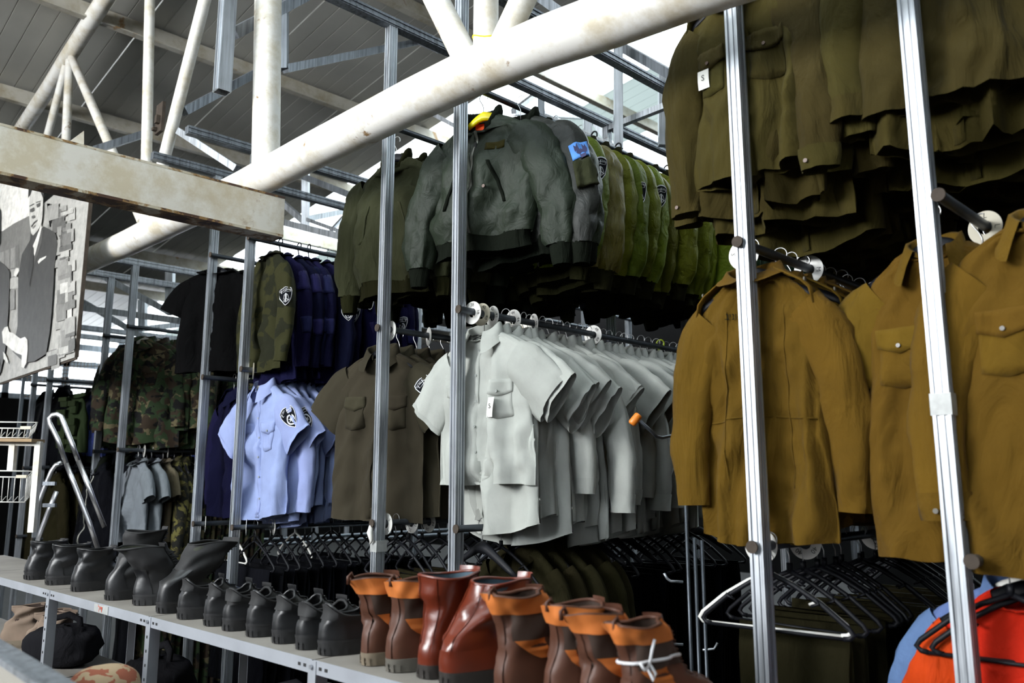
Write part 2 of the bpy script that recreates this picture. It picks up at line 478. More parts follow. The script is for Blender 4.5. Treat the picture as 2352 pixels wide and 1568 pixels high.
for R in 'ABCDE':
    fr = empty('rack_frame', ((PX[R + '1'] + PX[R + '2']) / 2, FY, 0), label='grey galvanised steel clothes rack frame ' + where[R], cat='rack frame', group=None)
    fo = Vector(fr.location)
    for s in '12':
        x = PX[R + s]
        for j, yy in enumerate([FY, 3.55, YEND[R]]):
            b = MB()
            h = TOPZ[R] + (1.2 if (s == '2' and R == 'B' and j == 0) else 0)
            b.box(Vector((x, yy, h / 2)) - fo, (0.034, 0.040, h))
            for sx in (-1, 1):
                b.box(Vector((x + sx * 0.016, yy - 0.022, h / 2)) - fo, (0.007, 0.006, h))
            b.box(Vector((x, yy - 0.021, h / 2)) - fo, (0.009, 0.005, h))
            for sy in (-1, 0, 1):
                b.box(Vector((x + 0.0185, yy + sy * 0.013, h / 2)) - fo, (0.004, 0.006, h))
            b.build('upright', M['galv'], fr)
        b = MB()
        b.box(Vector((x, (1.6 + YEND[R]) / 2, TOPZ[R])) - fo, (0.045, YEND[R] - 1.6, 0.045))
        b.box(Vector((x + 0.024, (1.6 + YEND[R]) / 2, TOPZ[R] + 0.012)) - fo, (0.006, YEND[R] - 1.6, 0.008))
        b.box(Vector((x + 0.024, (1.6 + YEND[R]) / 2, TOPZ[R] - 0.012)) - fo, (0.006, YEND[R] - 1.6, 0.008))
        b.build('top_beam', M['galv_dark'] if R in 'BC' else M['galv'], fr)
    for yy in (3.55, YEND[R]):
        b = MB(); b.bar(Vector((PX[R + '1'], yy, TOPZ[R] - 0.03)) - fo, Vector((PX[R + '2'], yy, TOPZ[R] - 0.03)) - fo, 0.035); b.build('cross_tie', M['galv'], fr)
    for s in '12':
        for lv in range(3):
            x = PX[R + s] + ROFF[R + s]; z = rail_h.get((R + s, lv), rail_h[(R, lv)]); fy = FY - .035 if ROFF[R + s] > .03 else FY + .022
            b = MB(); b.tube([Vector((x, fy, z)) - fo, Vector((x, YEND[R], z)) - fo], 0.0135, 14)
            b.build('hanging_rail', M['pipe_dark'], fr, smooth=True, angle=50)
            b = MB(); b.disc(Vector((x, FY - 0.036, z)) - fo, 0.0, 0.0165, 0.006, 14)
            b.build('rail_cap', M['rust_plate'], fr)
# tape and knots on the uprights
def tape(px, py, key, w=0.046, h=0.05, label='', mat='paper', dx=0.0):
    p = at(px, py, Y=FY - 0.03)
    b = MB(); b.box((0, 0, 0), (w, 0.052, h))
    b.disc((0, 0, h / 2 - 0.002), 0, 0.001, 0.001, 4, 'Z')
    o = b.build('tape_wrap', M[mat], loc=(PX[key] + dx, FY, p.z)); return tag(o, label, 'tape')
M['tape'] = plain('yellowed_clear_tape', (0.42, 0.43, 0.42, 1), 0.35, 0, 0.25, 60)
tape(870, 1256, 'B1', label='strip of clear tape round the upright left of the grey shirts', mat='tape', h=0.045)
tape(2196, 925, 'A2', label='strip of clear tape with faint writing round the rightmost upright', mat='tape', h=0.05)
o = MB(); o.tube([(-.012, -.02, .03), (0.0, -.035, .0), (0.008, -.03, -.03), (-.006, -.028, -.045)], [.008, .013, .009, .003], 8)
tag(o.build('ribbon_knot', M['paper'], loc=(PX['B1'], FY - .01, at(868, 1222, Y=FY).z), smooth=True), 'white rag knotted round the upright left of the grey shirts', 'rag')

# loose roof steelwork seen above the racks: (px,py,px,py,depth1,depth2,width,material)
bars = empty('roof_bracing', (-5, 3.5, 4.0), label='grey galvanised bracing of box sections under the roof above the racks', cat='bracing')
bo = Vector(bars.location)
def seg(x1, y1, x2, y2, d1, d2, w, mat='galv', name='brace', h=None):
    b = MB(); b.bar(at(x1, y1, d=d1) - bo, at(x2, y2, d=d2) - bo, w, h or w)
    v = (at(x1, y1, d=d1) - at(x2, y2, d=d2)).normalized()
    return b.build(name, M[mat], bars)
def hollow(x1, y1, x2, y2, d1, d2, w):
    """vertical channel open at its foot"""
    b = MB(); top = at(x1, y1, d=d1) - bo; bot = at(x2, y2, d=d2) - bo
    h = top.z - bot.z; c = (top + bot) / 2
    t = 0.004
    for (ox, oy, sx, sy) in ((0, -w / 2, w, t), (0, w / 2, w, t), (-w / 2, 0, t, w), (w / 2, 0, t, w)):
        b.box((bot.x + ox, bot.y + oy, c.z), (sx, sy, h))
    b.box((bot.x + w * .2, bot.y - w / 2 - .004, c.z), (w * .16, .007, h)); b.box((bot.x - w * .2, bot.y - w / 2 - .004, c.z), (w * .16, .007, h))
    return b.build('hanging_channel', M['galv'], bars)
hollow(523, -30, 510, 212, 3.6, 3.6, 0.062)
for s_ in [
    (535, 78, 760, -40, 3.7, 4.3, .055, 'galv_dark'), (422, 256, 640, 140, 4.6, 5.2, .05, 'galv_dark'),
    (215, 345, 330, 308, 5.0, 5.2, .045, 'galv_dark'),
    (652, -20, 652, 160, 4.8, 4.8, .05, 'galv_dark'),
    (655, 158, 960, 96, 4.8, 6.2, .05, 'galv_dark'), (960, 96, 1010, 118, 6.2, 5.2, .03, 'galv_dark'),
    (412, 302, 545, 388, 4.6, 4.4, .04, 'galv'),
    (640, 458, 702, 512, 6.6, 6.4, .045, 'galv'), (702, 395, 702, 520, 6.4, 6.4, .055, 'galv'),
    (702, 503, 830, 478, 6.4, 7.4, .045, 'galv'), (702, 503, 820, 545, 6.4, 6.0, .03, 'galv'), (640, 508, 800, 548, 6.4, 5.9, .05, 'galv'), 
    (760, 530, 860, 420, 7.4, 8.4, .03, 'galv'), (700, 575, 800, 590, 6.4, 6.0, .03, 'galv'),
    (221, 626, 391, 718, 6.6, 6.4, .045, 'galv'), (180, 687, 330, 775, 7.2, 7.0, .045, 'galv'),
    (391, 620, 391, 722, 6.4, 6.4, .06, 'galv'), (328, 690, 328, 755, 7.0, 7.0, .06, 'galv'), (313, 757, 415, 745, 7.0, 7.4, .05, 'galv'),
    (180, 706, 415, 737, 6.9, 6.3, .05, 'galv'), (1180, 255, 1236, 212, 5.4, 6.2, .035, 'galv'),
    (1243, 212, 1243, 280, 5.0, 5.0, .045, 'galv_dark'), (1350, 268, 1350, 328, 5.0, 5.0, .055, 'galv'),
    (1361, 276, 1415, 345, 5.0, 4.9, .035, 'galv'), (1180, 258, 1350, 268, 5.6, 6.6, .045, 'galv'),
    (1420, 98, 1420, 365, 4.3, 4.3, .048, 'galv'), (1521, 168, 1521, 335, 4.6, 4.6, .045, 'galv'), (1534, 180, 1560, 232, 4.6, 4.6, .03, 'galv_dark'),
    (1425, 106, 1620, 216, 4.5, 3.9, .05, 'galv_dark'), (1234, -10, 1290, 30, 4.0, 3.9, .05, 'galv_dark'),
    (1255, 268, 1425, 345, 4.4, 3.9, .03, 'galv'), (1000, 265, 1120, 330, 5.6, 5.3, .03, 'galv'), (870, 395, 1000, 440, 6.0, 5.6, .05, 'galv'),
    (645, 385, 860, 470, 6.2, 5.4, .045, 'galv_dark'),
    ]:
    seg(*s_)
b = MB(); pl = at(368, 272, d=4.7) - bo; b.box(pl, (0.10, 0.02, 0.19)); b.box(pl + Vector((0.02, -.02, -0.02)), (0.03, 0.03, 0.05)); b.box(pl + Vector((-.02, -.02, -.07)), (0.03, 0.03, 0.02))
o = b.build('mounting_plate', M['rust_plate'], bars); o['label'] = 'dark rusted mounting plate'
# ---------------------------------------------------------------- cloth: garments are lofted shells with modelled folds
def vnoise(x, y, seed):
    """smooth value noise on arrays"""
    xi = np.floor(x).astype(int); yi = np.floor(y).astype(int)
    fx = x - xi; fy = y - yi
    fx = fx * fx * (3 - 2 * fx); fy = fy * fy * (3 - 2 * fy)
    def h(a, b):
        n = (a * 374761393 + b * 668265263 + seed * 974711) & 0x7fffffff
        n = (n ^ (n >> 13)) * 1274126177 & 0x7fffffff
        return ((n ^ (n >> 16)) & 0xffff) / 32767.5 - 1
    return (h(xi, yi) * (1 - fx) + h(xi + 1, yi) * fx) * (1 - fy) + (h(xi, yi + 1) * (1 - fx) + h(xi + 1, yi + 1) * fx) * fy
def sstep(a, b, x):
    t = np.clip((x - a) / (b - a), 0, 1); return t * t * (3 - 2 * t)

class Body:
    """torso shell. z runs down from the neck (0) to -length; x across; fronts face -Y"""
    def __init__(s, L_=0.72, sh=0.215, chest=0.235, hem=0.25, t_top=0.045, t_mid=0.06, t_hem=0.045, drop=0.085, neck=0.072,
                 fold=0.016, seed=1, freq=13.0, tail=0.0, puff=0.0, blouse=0.0, openf=0.0, lean=0.0, dip=0.035):
        s.__dict__.update(locals())
        s.z0 = np.array([0, .012, drop * .35, drop * .75, drop, drop + .03, drop + .09, .25, L_ * .62, L_ * .85, L_])
        s.w0 = np.array([neck, neck + .025, sh * .66, sh * .93, sh, sh + .008, chest, chest * 1.0, (chest + hem) / 2, hem, hem])
        s.t0 = np.array([t_top * 1.15, t_top * 1.1, t_top * .85, t_top * .75, t_top * .8, t_top, t_mid, t_mid, t_mid * .95, (t_mid + t_hem) / 2 + puff, t_hem])
    def w(s, d): return np.interp(d, s.z0, s.w0)
    def t(s, d): return np.interp(d, s.z0, s.t0)
    def fold_y(s, u, d, side):
        """u in -1..1 across; d depth below neck"""
        sd = s.seed * 17 + (3 if side > 0 else 0)
        amp = 1.9 * s.fold * (0.12 + 0.88 * sstep(0.05, s.L_ * .8, d))
        wv = 0.30 * vnoise(u * 1.6 + 5, d * 4.0, sd) + 0.12 * vnoise(u * 4, d * 9.0, sd + 5)
        x = u + wv
        y = np.sin(s.freq * .42 * x + sd) * .75 + np.sin(s.freq * .8 * x + sd * 2.3 + 1.1 * vnoise(u, d * 3, sd + 9)) * .55
        y = y + (1 - 2 * np.abs(np.sin(s.freq * .55 * x + sd * .7))) * .35
        y = y * amp
        # drag lines running in from the shoulders and crumples
        y = y + 0.009 * vnoise(u * 5 + d * 14, d * 16 - np.abs(u) * 6, sd + 21) + 0.0042 * vnoise(u * 13, d * 34, sd + 31)
        if s.puff > 0:
            y = y + s.puff * .5 * vnoise(u * 3.2, d * 22 + np.abs(u) * 3, sd + 41)
        return y
    def point(s, u, d, side):
        """side -1 front, +1 back"""
        wd = s.w(d) * (1 + 0.03 * vnoise(np.asarray(d) * 7, np.sign(u) * 3.0, s.seed + 77))
        prof = np.power(np.clip(1 - np.abs(u) ** 2.6, 0, 1), 0.5)
        y = side * s.t(d) * prof + s.fold_y(u, d, side) * np.power(prof, 0.6) * (1.0 if side < 0 else .8)
        x = wd * u + s.lean * d
        drop = s.tail * (1 - np.abs(u) ** 2) * sstep(s.L_ * .8, s.L_, d)
        z = -(d + drop) + 0.004 * vnoise(np.asarray(u) * 3, np.asarray(d) * 2 + side, s.seed + 88) * sstep(.3, s.L_, d) * 2
        # the open neck dips at the front
        z = z + (.016 if side > 0 else 0) * (1 - sstep(0.0, .04, d)) * prof
        z = z - (s.dip if side < 0 else 0.004) * (1 - sstep(0.0, s.dip, d)) * prof ** 1.6
        return x, y, z
    def shell(s, nu=44, nd_=40, d0=0.0, d1=None, off=0.0):
        d1 = s.L_ if d1 is None else d1
        th = np.linspace(0, 2 * PI, nu, endpoint=False)
        q = np.linspace(0, 1, nd_)
        ds = d0 + (d1 - d0) * (q ** 1.25 if d0 == 0 else q)
        TH, D = np.meshgrid(th, ds)
        U = np.cos(TH); side = np.where(np.sin(TH) >= 0, -1.0, 1.0)
        xf, yf, zf = s.point(U, D, -1.0); xb, yb, zb = s.point(U, D, 1.0)
        f = side < 0
        X = np.where(f, xf, xb); Y = np.where(f, yf, yb); Z = np.where(f, zf, zb)
        if off:
            X = X * (1 + off / 0.25); Y = Y + side * off
        vs = np.stack([X, Y, Z], -1).reshape(-1, 3)
        fs = []
        for i in range(nd_ - 1):
            for k in range(nu):
                k2 = (k + 1) % nu
                fs.append((i * nu + k, i * nu + k2, (i + 1) * nu + k2, (i + 1) * nu + k))
        return vs, fs
    def patch(s, outline_fn, nx, ny, off=0.003, side=-1):
        """conforming raised piece: outline_fn(a,b) with a,b in 0..1 -> x, depth"""
        vs = []; fs = []
        for o in (off, -0.002):
            for j in range(ny + 1):
                for i in range(nx + 1):
                    x, d = outline_fn(i / nx, j / ny)
                    u = np.clip(x / float(s.w(d)), -.98, .98)
                    X, Y, Z = s.point(np.array(u), np.array(d), side)
                    vs.append((float(X), float(Y) + side * o, float(Z)))
        n = (nx + 1) * (ny + 1)
        g = lambda i, j, k: k * n + j * (nx + 1) + i
        for j in range(ny):
            for i in range(nx):
                fs.append((g(i, j, 0), g(i, j + 1, 0), g(i + 1, j + 1, 0), g(i + 1, j, 0)))
        for i in range(nx):
            fs.append((g(i, 0, 0), g(i + 1, 0, 0), g(i + 1, 0, 1), g(i, 0, 1)))
            fs.append((g(i + 1, ny, 0), g(i, ny, 0), g(i, ny, 1), g(i + 1, ny, 1)))
        for j in range(ny):
            fs.append((g(0, j + 1, 0), g(0, j, 0), g(0, j, 1), g(0, j + 1, 1)))
            fs.append((g(nx, j, 0), g(nx, j + 1, 0), g(nx, j + 1, 1), g(nx, j, 1)))
        return vs, fs

class Sleeve:
    """tube along a path in the XZ plane; rn radius in that plane, ry radius across"""
    def __init__(s, path, rn, ry, seed=1, fold=0.008, sgn=1, elbow=0.0, wr=1.0, cut=0.0):
        s.path = [Vector((p[0] * sgn, p[2] if len(p) > 2 else 0.0, p[1])) for p in path]
        s.rn, s.ry, s.seed, s.fold, s.sgn, s.wr, s.cut = rn, ry, seed, fold, sgn, wr, cut
        ls = [0.0]
        for a, b in zip(s.path, s.path[1:]): ls.append(ls[-1] + (b - a).length)
        s.ls = np.array(ls); s.len = ls[-1]
    def centre(s, q):
        P = np.array([tuple(p) for p in s.path]); l = q * s.len
        # smooth the polyline
        e = 0.03
        def c(l): return np.stack([np.interp(l, s.ls, P[:, k]) for k in range(3)], -1)
        return (c(l) * 2 + c(np.clip(l - e, 0, s.len)) + c(np.clip(l + e, 0, s.len))) / 4
    def point(s, q, ph):
        """q 0..1 along, ph angle (0 = outward, -pi/2 = front)"""
        q = np.asarray(q, float); ph = np.asarray(ph, float)
        c = s.centre(q); c2 = s.centre(np.clip(q + .02, 0, 1)); c1 = s.centre(np.clip(q - .02, 0, 1))
        t = c2 - c1; t /= np.linalg.norm(t, axis=-1, keepdims=True) + 1e-9
        n = np.stack([-t[..., 2] * s.sgn, np.zeros_like(q), t[..., 0] * s.sgn], -1)
        n /= np.linalg.norm(n, axis=-1, keepdims=True) + 1e-9
        qs = np.linspace(0, 1, len(s.rn)); rn = np.interp(q, qs, s.rn); ry = np.interp(q, qs, s.ry)
        l = q * s.len; sd = s.seed * 13 + int(s.sgn * 3)
        k = np.cos(ph); m = np.sin(ph)
        d = s.fold * (vnoise(l * 9 + ph * .6, ph * 1.0 + 4 * np.cos(ph), sd) * 1.0 + .55 * vnoise(l * 26 + k * 2, m * 2.2, sd + 4) * s.wr)
        d = d + s.fold * .5 * np.sin(3 * ph + l * 5 + sd) * sstep(.1, .9, q)
        d = d * sstep(-.1, .25, q)
        out = c + n * (k * (rn + d))[..., None]
        out[..., 1] += m * (ry + d)
        # the mouth of the sleeve is cut square or slanted
        out = out + t * (s.cut * k * sstep(.8, 1, q))[..., None]
        return out
    def shell(s, nph=20, nq=26, q0=0.0, q1=1.0, off=0.0, cap=False):
        ph = np.linspace(0, 2 * PI, nph, endpoint=False); q = np.linspace(q0, q1, nq)
        PH, Q = np.meshgrid(ph, q)
        V = s.point(Q, PH)
        if off:
            V = V + off * (V - s.centre(Q)) / (np.linalg.norm(V - s.centre(Q), axis=-1, keepdims=True) + 1e-9)
        fs = []
        for i in range(nq - 1):
            for k in range(nph):
                k2 = (k + 1) % nph
                fs.append((i * nph + k, (i + 1) * nph + k, (i + 1) * nph + k2, i * nph + k2))
        if cap: fs.append(tuple((nq - 1) * nph + k for k in range(nph)))
        return V.reshape(-1, 3), fs

def shell_obj(name, vf, mat, parent, angle=None):
    b = MB(); b.add(*vf)
    o = b.build(name, M[mat] if isinstance(mat, str) else mat, parent, smooth=True, angle=angle)
    return o

# ---- writing and emblems as flat meshes
_tc = {}
def text_geo(s, size=1.0):
    k = (s, size)
    if k in _tc: return _tc[k]
    cu = bpy.data.curves.new('t', 'FONT'); cu.body = s; cu.size = size; cu.align_x = 'CENTER'; cu.align_y = 'CENTER'; cu.resolution_u = 2
    ob = bpy.data.objects.new('t', cu); COL.objects.link(ob)
    dg = bpy.context.evaluated_depsgraph_get(); dg.update()
    me = bpy.data.meshes.new_from_object(ob.evaluated_get(dg))
    v = [tuple(x.co[:2]) for x in me.vertices]; f = [tuple(p.vertices) for p in me.polygons]
    bpy.data.objects.remove(ob); bpy.data.curves.remove(cu); bpy.data.meshes.remove(me)
    _tc[k] = (v, f); return v, f
def poly_grid(pts): return pts, [tuple(range(len(pts)))]
def ring2d(pts, w):
    n = len(pts); c = np.mean(pts, 0); inner = [tuple(np.array(p) + (c - p) / (np.linalg.norm(c - p)) * w) for p in pts]
    return list(pts) + inner, [(i, (i + 1) % n, n + (i + 1) % n, n + i) for i in range(n)]
SHIELD = []
for t_ in np.linspace(-1, 1, 9): SHIELD.append((t_ * .40, .42 + .09 * (1 - t_ * t_)))
for p in [(.44, .28), (.42, .1), (.36, -.08), (.26, -.26), (.13, -.40), (0, -.5), (-.13, -.40), (-.26, -.26), (-.36, -.08), (-.42, .1), (-.44, .28)]: SHIELD.append(p)
def fan(pts):
    """triangulated fan so that it can bend with the cloth"""
    c = tuple(np.mean(pts, 0)); n = len(pts)
    mid = [((p[0] + c[0]) / 2, (p[1] + c[1]) / 2) for p in pts]
    v = list(pts) + mid + [c]
    f = [(i, (i + 1) % n, n + (i + 1) % n, n + i) for i in range(n)] + [(n + i, n + (i + 1) % n, 2 * n) for i in range(n)]
    return v, f
def star2d(r, r2, n=6, rot=PI / 2):
    return [((r if i % 2 == 0 else r2) * math.cos(rot + PI * i / n), (r if i % 2 == 0 else r2) * math.sin(rot + PI * i / n)) for i in range(2 * n)]
def circ(r, n=24, c=(0, 0)): return [(c[0] + r * math.cos(2 * PI * i / n), c[1] + r * math.sin(2 * PI * i / n)) for i in range(n)]
def arc_text(s, size, r, cy):
    """writing bent along an arch"""
    v, f = text_geo(s, size)
    return [((r + y) * math.sin(x / r), cy + (r + y) * math.cos(x / r) - r) for x, y in v], f
HEB = '\u05dc\u05d0\u05e8\u05e9\u05d9 \u05ea\u05e8\u05d8\u05e9\u05de'      # right-to-left writing laid out left to right
def badge_layers(style='police'):
    """list of (part name, material, verts2d, faces, lift)"""
    w = [('patch_cloth', 'badge_black', *fan(SHIELD), .0010)]
    def tr(vf, sx=1, sy=1, dx=0, dy=0): return ([(x * sx + dx, y * sy + dy) for x, y in vf[0]], vf[1])
    b = MB()
    def put(vf): b.add([(x, y, 0) for x, y in vf[0]], vf[1])
    put(ring2d(SHIELD, .035))
    put(arc_text(HEB, .135, .9, .385))
    # flag band
    put(ring2d([(-.30, .20), (0, .235), (.30, .20), (.30, .32), (0, .355), (-.30, .32)], .03))
    put(tr((star2d(.035, .02)[:], [tuple(range(12))]), dy=.275))
    if style == 'police':
        put(tr(ring2d(circ(.235), .065), dy=-.10)); put(tr(poly_grid(star2d(.15, .055)), dy=-.10))
    else:
        put(tr(ring2d([(-.22, -.2), (-.12, .06), (0, .14), (.12, .06), (.22, -.2), (0, -.33)], .03)))
        put(tr(poly_grid([(-.03, -.28), (.03, -.28), (.05, .05), (0, .12), (-.05, .05)])))
        put(tr(poly_grid([(-.17, -.19), (-.05, -.1), (-.05, -.14), (-.15, -.24)]))); put(tr(poly_grid([(.17, -.19), (.05, -.1), (.05, -.14), (.15, -.24)])))
    w.append(('patch_embroidery', 'badge_white', [(x, y) for x, y, z in b.v], b.f, .0022))
    return w
M['badge_black'] = fabric('black_patch_cloth', (0.008, 0.009, 0.012, 1), var=.02, huev=0)
M['badge_white'] = fabric('white_embroidery', (0.72, 0.73, 0.76, 1), var=.02, huev=0)
M['badge_tan'] = fabric('faded_embroidery', (0.42, 0.36, 0.33, 1), var=.02, huev=0)
def sleeve_badge(sl, parent, q, ph, size, style='police', rad=None, tilt=0.0, mats=None):
    rad = rad or 0.06
    first = None
    for nm, mt, v, f, lift in badge_layers(style):
        if mats and mt in mats: mt = mats[mt]
        V = []
        ct, stt = math.cos(tilt), math.sin(tilt)
        A = np.array(v); xx = (A[:, 0] * ct - A[:, 1] * stt) * size; yy = (A[:, 0] * stt + A[:, 1] * ct) * size * 1.1
        Q = q - yy / sl.len; PH = ph + xx / rad * (1 if sl.sgn > 0 else -1)
        P = sl.point(Q, PH); C = sl.centre(Q)
        n = P - C; n /= np.linalg.norm(n, axis=-1, keepdims=True)
        P = P + n * (lift * 1.6 + .0055)
        o = shell_obj(nm, (P, f), mt, first or parent)
        if first is None: first = o; o['label'] = 'shield shaped dark sleeve patch with light embroidered emblem'
    return first

def collar_geo(neck=.072, t=.05, open_=0.0, spread=.05, stand=.03, fall=.045, point=.03, n=26, lean=0.0):
    """turned down shirt collar round the neck, open at the front (-Y)"""
    vs = []; fs = []
    a0 = -PI / 2 + 0.22 + open_; a1 = 2 * PI - PI / 2 - 0.22 - open_
    rows = 5
    for i in range(n + 1):
        q = i / n; a = a0 + (a1 - a0) * q
        tip = float(sstep(.45, 1.0, abs(q - .5) * 2))
        ca, sa = math.cos(a), math.sin(a)
        front = .035 * abs(sa) ** 1.3 if sa < 0 else -.014 * sa
        for r in range(rows):
            k = [(0.93, -front - .004), (.93, stand * (1 - .3 * tip) - front), (1.03, stand * (1 - .3 * tip) + .004 - front), (1.2, stand * .3 - front - .5 * fall), (1.38 + .1 * tip, -front - fall * .75 - point * tip)][r]
            vs.append((ca * neck * k[0] + spread * .2 * tip * (1 if ca > 0 else -1) * (r / 4), sa * t * k[0] - (.012 * tip if r > 2 else 0), k[1] + .003 * math.sin(5 * a + r)))
    for i in range(n):
        for r in range(rows - 1):
            fs.append((i * rows + r, i * rows + r + 1, (i + 1) * rows + r + 1, (i + 1) * rows + r))
    return vs, fs

def button(B, parent, x, d, mat='button_brown', r=.0052, lift=.005, side=-1):
    u = np.clip(x / float(B.w(d)), -.95, .95)
    X, Y, Z = B.point(np.array(u), np.array(d), side)
    b = MB(); b.disc((0, 0, 0), 0.0015, r, .0035, 12); b.disc((0, 0.0005, 0), 0, r * .75, .002, 12)
    return b.build('button', M[mat], parent, loc=(float(X), float(Y) + side * lift, float(Z)))
M['button_brown'] = plain('brown_button', (0.10, 0.05, 0.03, 1), .4, 0, .05)
M['button_steel'] = plain('steel_snap_button', (0.12, 0.11, 0.09, 1), .35, 0, .05)
M['button_clear'] = plain('grey_button', (0.30, 0.32, 0.30, 1), .35, 0, .05)

# fabrics (linear colours)
M['olive_cotton'] = fabric('olive_drab_cotton', (0.046, 0.036, 0.0075, 1), var=.14)
M['mustard_cotton'] = fabric('mustard_drill', (0.112, 0.062, 0.0055, 1), var=.10, huev=.006)
M['grey_shirting'] = fabric('pale_grey_shirting', (0.40, 0.415, 0.385, 1), var=.10, huev=.004, wrinkle=.25)
M['blue_shirting'] = fabric('light_blue_shirting', (0.29, 0.35, 0.60, 1), var=.06, huev=.004, wrinkle=.25)
M['brown_shirting'] = fabric('brown_olive_shirting', (0.036, 0.031, 0.019, 1), var=.12, wrinkle=.2)
M['navy_wool'] = fabric('navy_wool', (0.006, 0.0065, 0.026, 1), rough=.95, var=.45, huev=.01, weave=300, sheen=.1)
M['navy_patch'] = fabric('navy_drill', (0.012, 0.012, 0.060, 1), var=.1)
M['black_jersey'] = fabric('black_jersey', (0.001, 0.001, 0.0012, 1), var=.2, sheen=.05)
M['black_trouser'] = fabric('black_trouser_cloth', (0.0022, 0.0025, 0.004, 1), var=.4, sheen=.05)
M['olive_trouser'] = fabric('olive_trouser_cloth', (0.016, 0.014, 0.0055, 1), var=.2)
M['bomber'] = fabric('sage_nylon', (0.0165, 0.0240, 0.0135, 1), rough=.55, var=.10, wrinkle=.4, wscale=15, spec=.28, sheen=0, stretch=(1, 1, .8))
M['bomber_grey'] = fabric('slate_nylon', (0.020, 0.022, 0.019, 1), rough=.5, var=.05, wrinkle=.4, wscale=15, spec=.3, sheen=0, stretch=(1, 1, .8))
M['bomber_olive'] = fabric('olive_nylon', (0.135, 0.160, 0.007, 1), rough=.55, var=.35, huev=.025, wrinkle=.6, wscale=24, spec=.18, sheen=0, stretch=(1, 1, .8))
M['ochre_nylon'] = fabric('ochre_nylon', (0.11, 0.085, 0.004, 1), rough=.42, var=.05, wrinkle=.7, wscale=24, spec=.5, sheen=0)
M['olive_canvas'] = fabric('faded_olive_canvas', (0.030, 0.032, 0.014, 1), var=.10)
M['rib_knit'] = fabric('dark_rib_knit', (0.007, 0.009, 0.006, 1), rough=.95, var=.15, weave=200)
M['rib_olive'] = fabric('olive_rib_knit', (0.012, 0.012, 0.004, 1), rough=.95, var=.15, weave=200)
M['orange_lining'] = fabric('orange_lining', (0.95, 0.16, 0.02, 1), rough=.5, var=.03, sheen=0)
M['forest_fleece'] = fabric('forest_green_fleece', (0.012, 0.030, 0.014, 1), var=.3, huev=.02)
M['grey_jersey'] = fabric('heather_grey_jersey', (0.16, 0.18, 0.20, 1), var=.08)
M['orange_cloth'] = fabric('orange_cloth', (0.62, 0.045, 0.004, 1), rough=.6, var=.05)
M['denim'] = fabric('light_blue_denim', (0.13, 0.20, 0.42, 1), var=.05)
M['tan_cloth'] = fabric('tan_cloth', (0.12, 0.10, 0.065, 1), var=.1)
M['royal_cloth'] = fabric('royal_blue_cloth', (0.03, 0.05, 0.19, 1), rough=.5, var=.3)
M['teal_nylon'] = fabric('dark_teal_nylon', (0.008, 0.013, 0.020, 1), rough=.45, var=.2, wrinkle=.8, wscale=26, sheen=0, spec=.5)
M['green_webbing'] = fabric('green_webbing', (0.015, 0.022, 0.009, 1), var=.2)
M['zip_metal'] = plain('dull_zip', (0.16, 0.16, 0.14, 1), .4, .7, .1)
M['zip_black'] = plain('black_cord', (0.012, 0.013, 0.012, 1), .7, 0, .1)
M['blue_print'] = plain('blue_badge', (0.10, 0.32, 0.85, 1), .6, 0, .1)
M['blue_emblem'] = plain('dark_emblem', (0.035, 0.035, 0.12, 1), .7, 0, .1)

def camo(name, cols, scale=7.0, seed=0.0, dark=1.0):
    m, t, b = nt(name)
    tc = nd(t, 'ShaderNodeTexCoord'); oi = nd(t, 'ShaderNodeObjectInfo')
    mp = nd(t, 'ShaderNodeMapping'); mp.inputs['Scale'].default_value = (1, 1, 1.25)
    cm = nd(t, 'ShaderNodeCombineXYZ')
    mu = nd(t, 'ShaderNodeMath', operation='MULTIPLY'); mu.inputs[1].default_value = 50
    L(t, oi.outputs['Random'], mu.inputs[0])
    for k in range(3): L(t, mu.outputs[0], cm.inputs[k])
    L(t, cm.outputs[0], mp.inputs['Location'])
    L(t, tc.outputs['Object'], mp.inputs['Vector'])
    c = cols[0]
    for i, (col, th) in enumerate(cols[1:]):
        o = nd(t, 'ShaderNodeVectorMath', operation='ADD'); o.inputs[1].default_value = (i * 7.3 + seed, i * 3.1, i * 5.7)
        L(t, mp.outputs[0], o.inputs[0])
        n = nd(t, 'ShaderNodeTexNoise', i_Scale=scale * (1 + .25 * i), i_Detail=3.0, i_Roughness=0.45, i_Distortion=.6)
        L(t, o.outputs[0], n.inputs['Vector'])
        r = ramp(t, [(0, (0, 0, 0)), (th, (1, 1, 1))], 'CONSTANT')
        L(t, n.outputs['Fac'], r.inputs[0])
        c = mixc(t, r.outputs[0], c, col)
    L(t, c, b.inputs['Base Color'])
    b.inputs['Roughness'].default_value = .85; b.inputs['Specular IOR Level'].default_value = .2
    w = nd(t, 'ShaderNodeTexNoise', i_Scale=11.0, i_Detail=5.0)
    L(t, tc.outputs['Object'], w.inputs['Vector']); bump(t, b, w.outputs['Fac'], .4, .02)
    return m
M['woodland'] = camo('woodland_camouflage', [(0.016, 0.029, 0.011, 1), ((0.082, 0.068, 0.036, 1), .55), ((0.022, 0.014, 0.008, 1), .53), ((0.003, 0.003, 0.003, 1), .56)], 9.0)
M['yellow_camo'] = camo('yellow_black_camouflage', [(0.11, 0.10, 0.03, 1), ((0.035, 0.03, 0.012, 1), .5), ((0.01, 0.01, 0.008, 1), .5)], 16.0, 3)
M['dark_camo'] = camo('dark_olive_camouflage', [(0.010, 0.011, 0.0035, 1), ((0.024, 0.024, 0.006, 1), .5)], 9.0, 5)

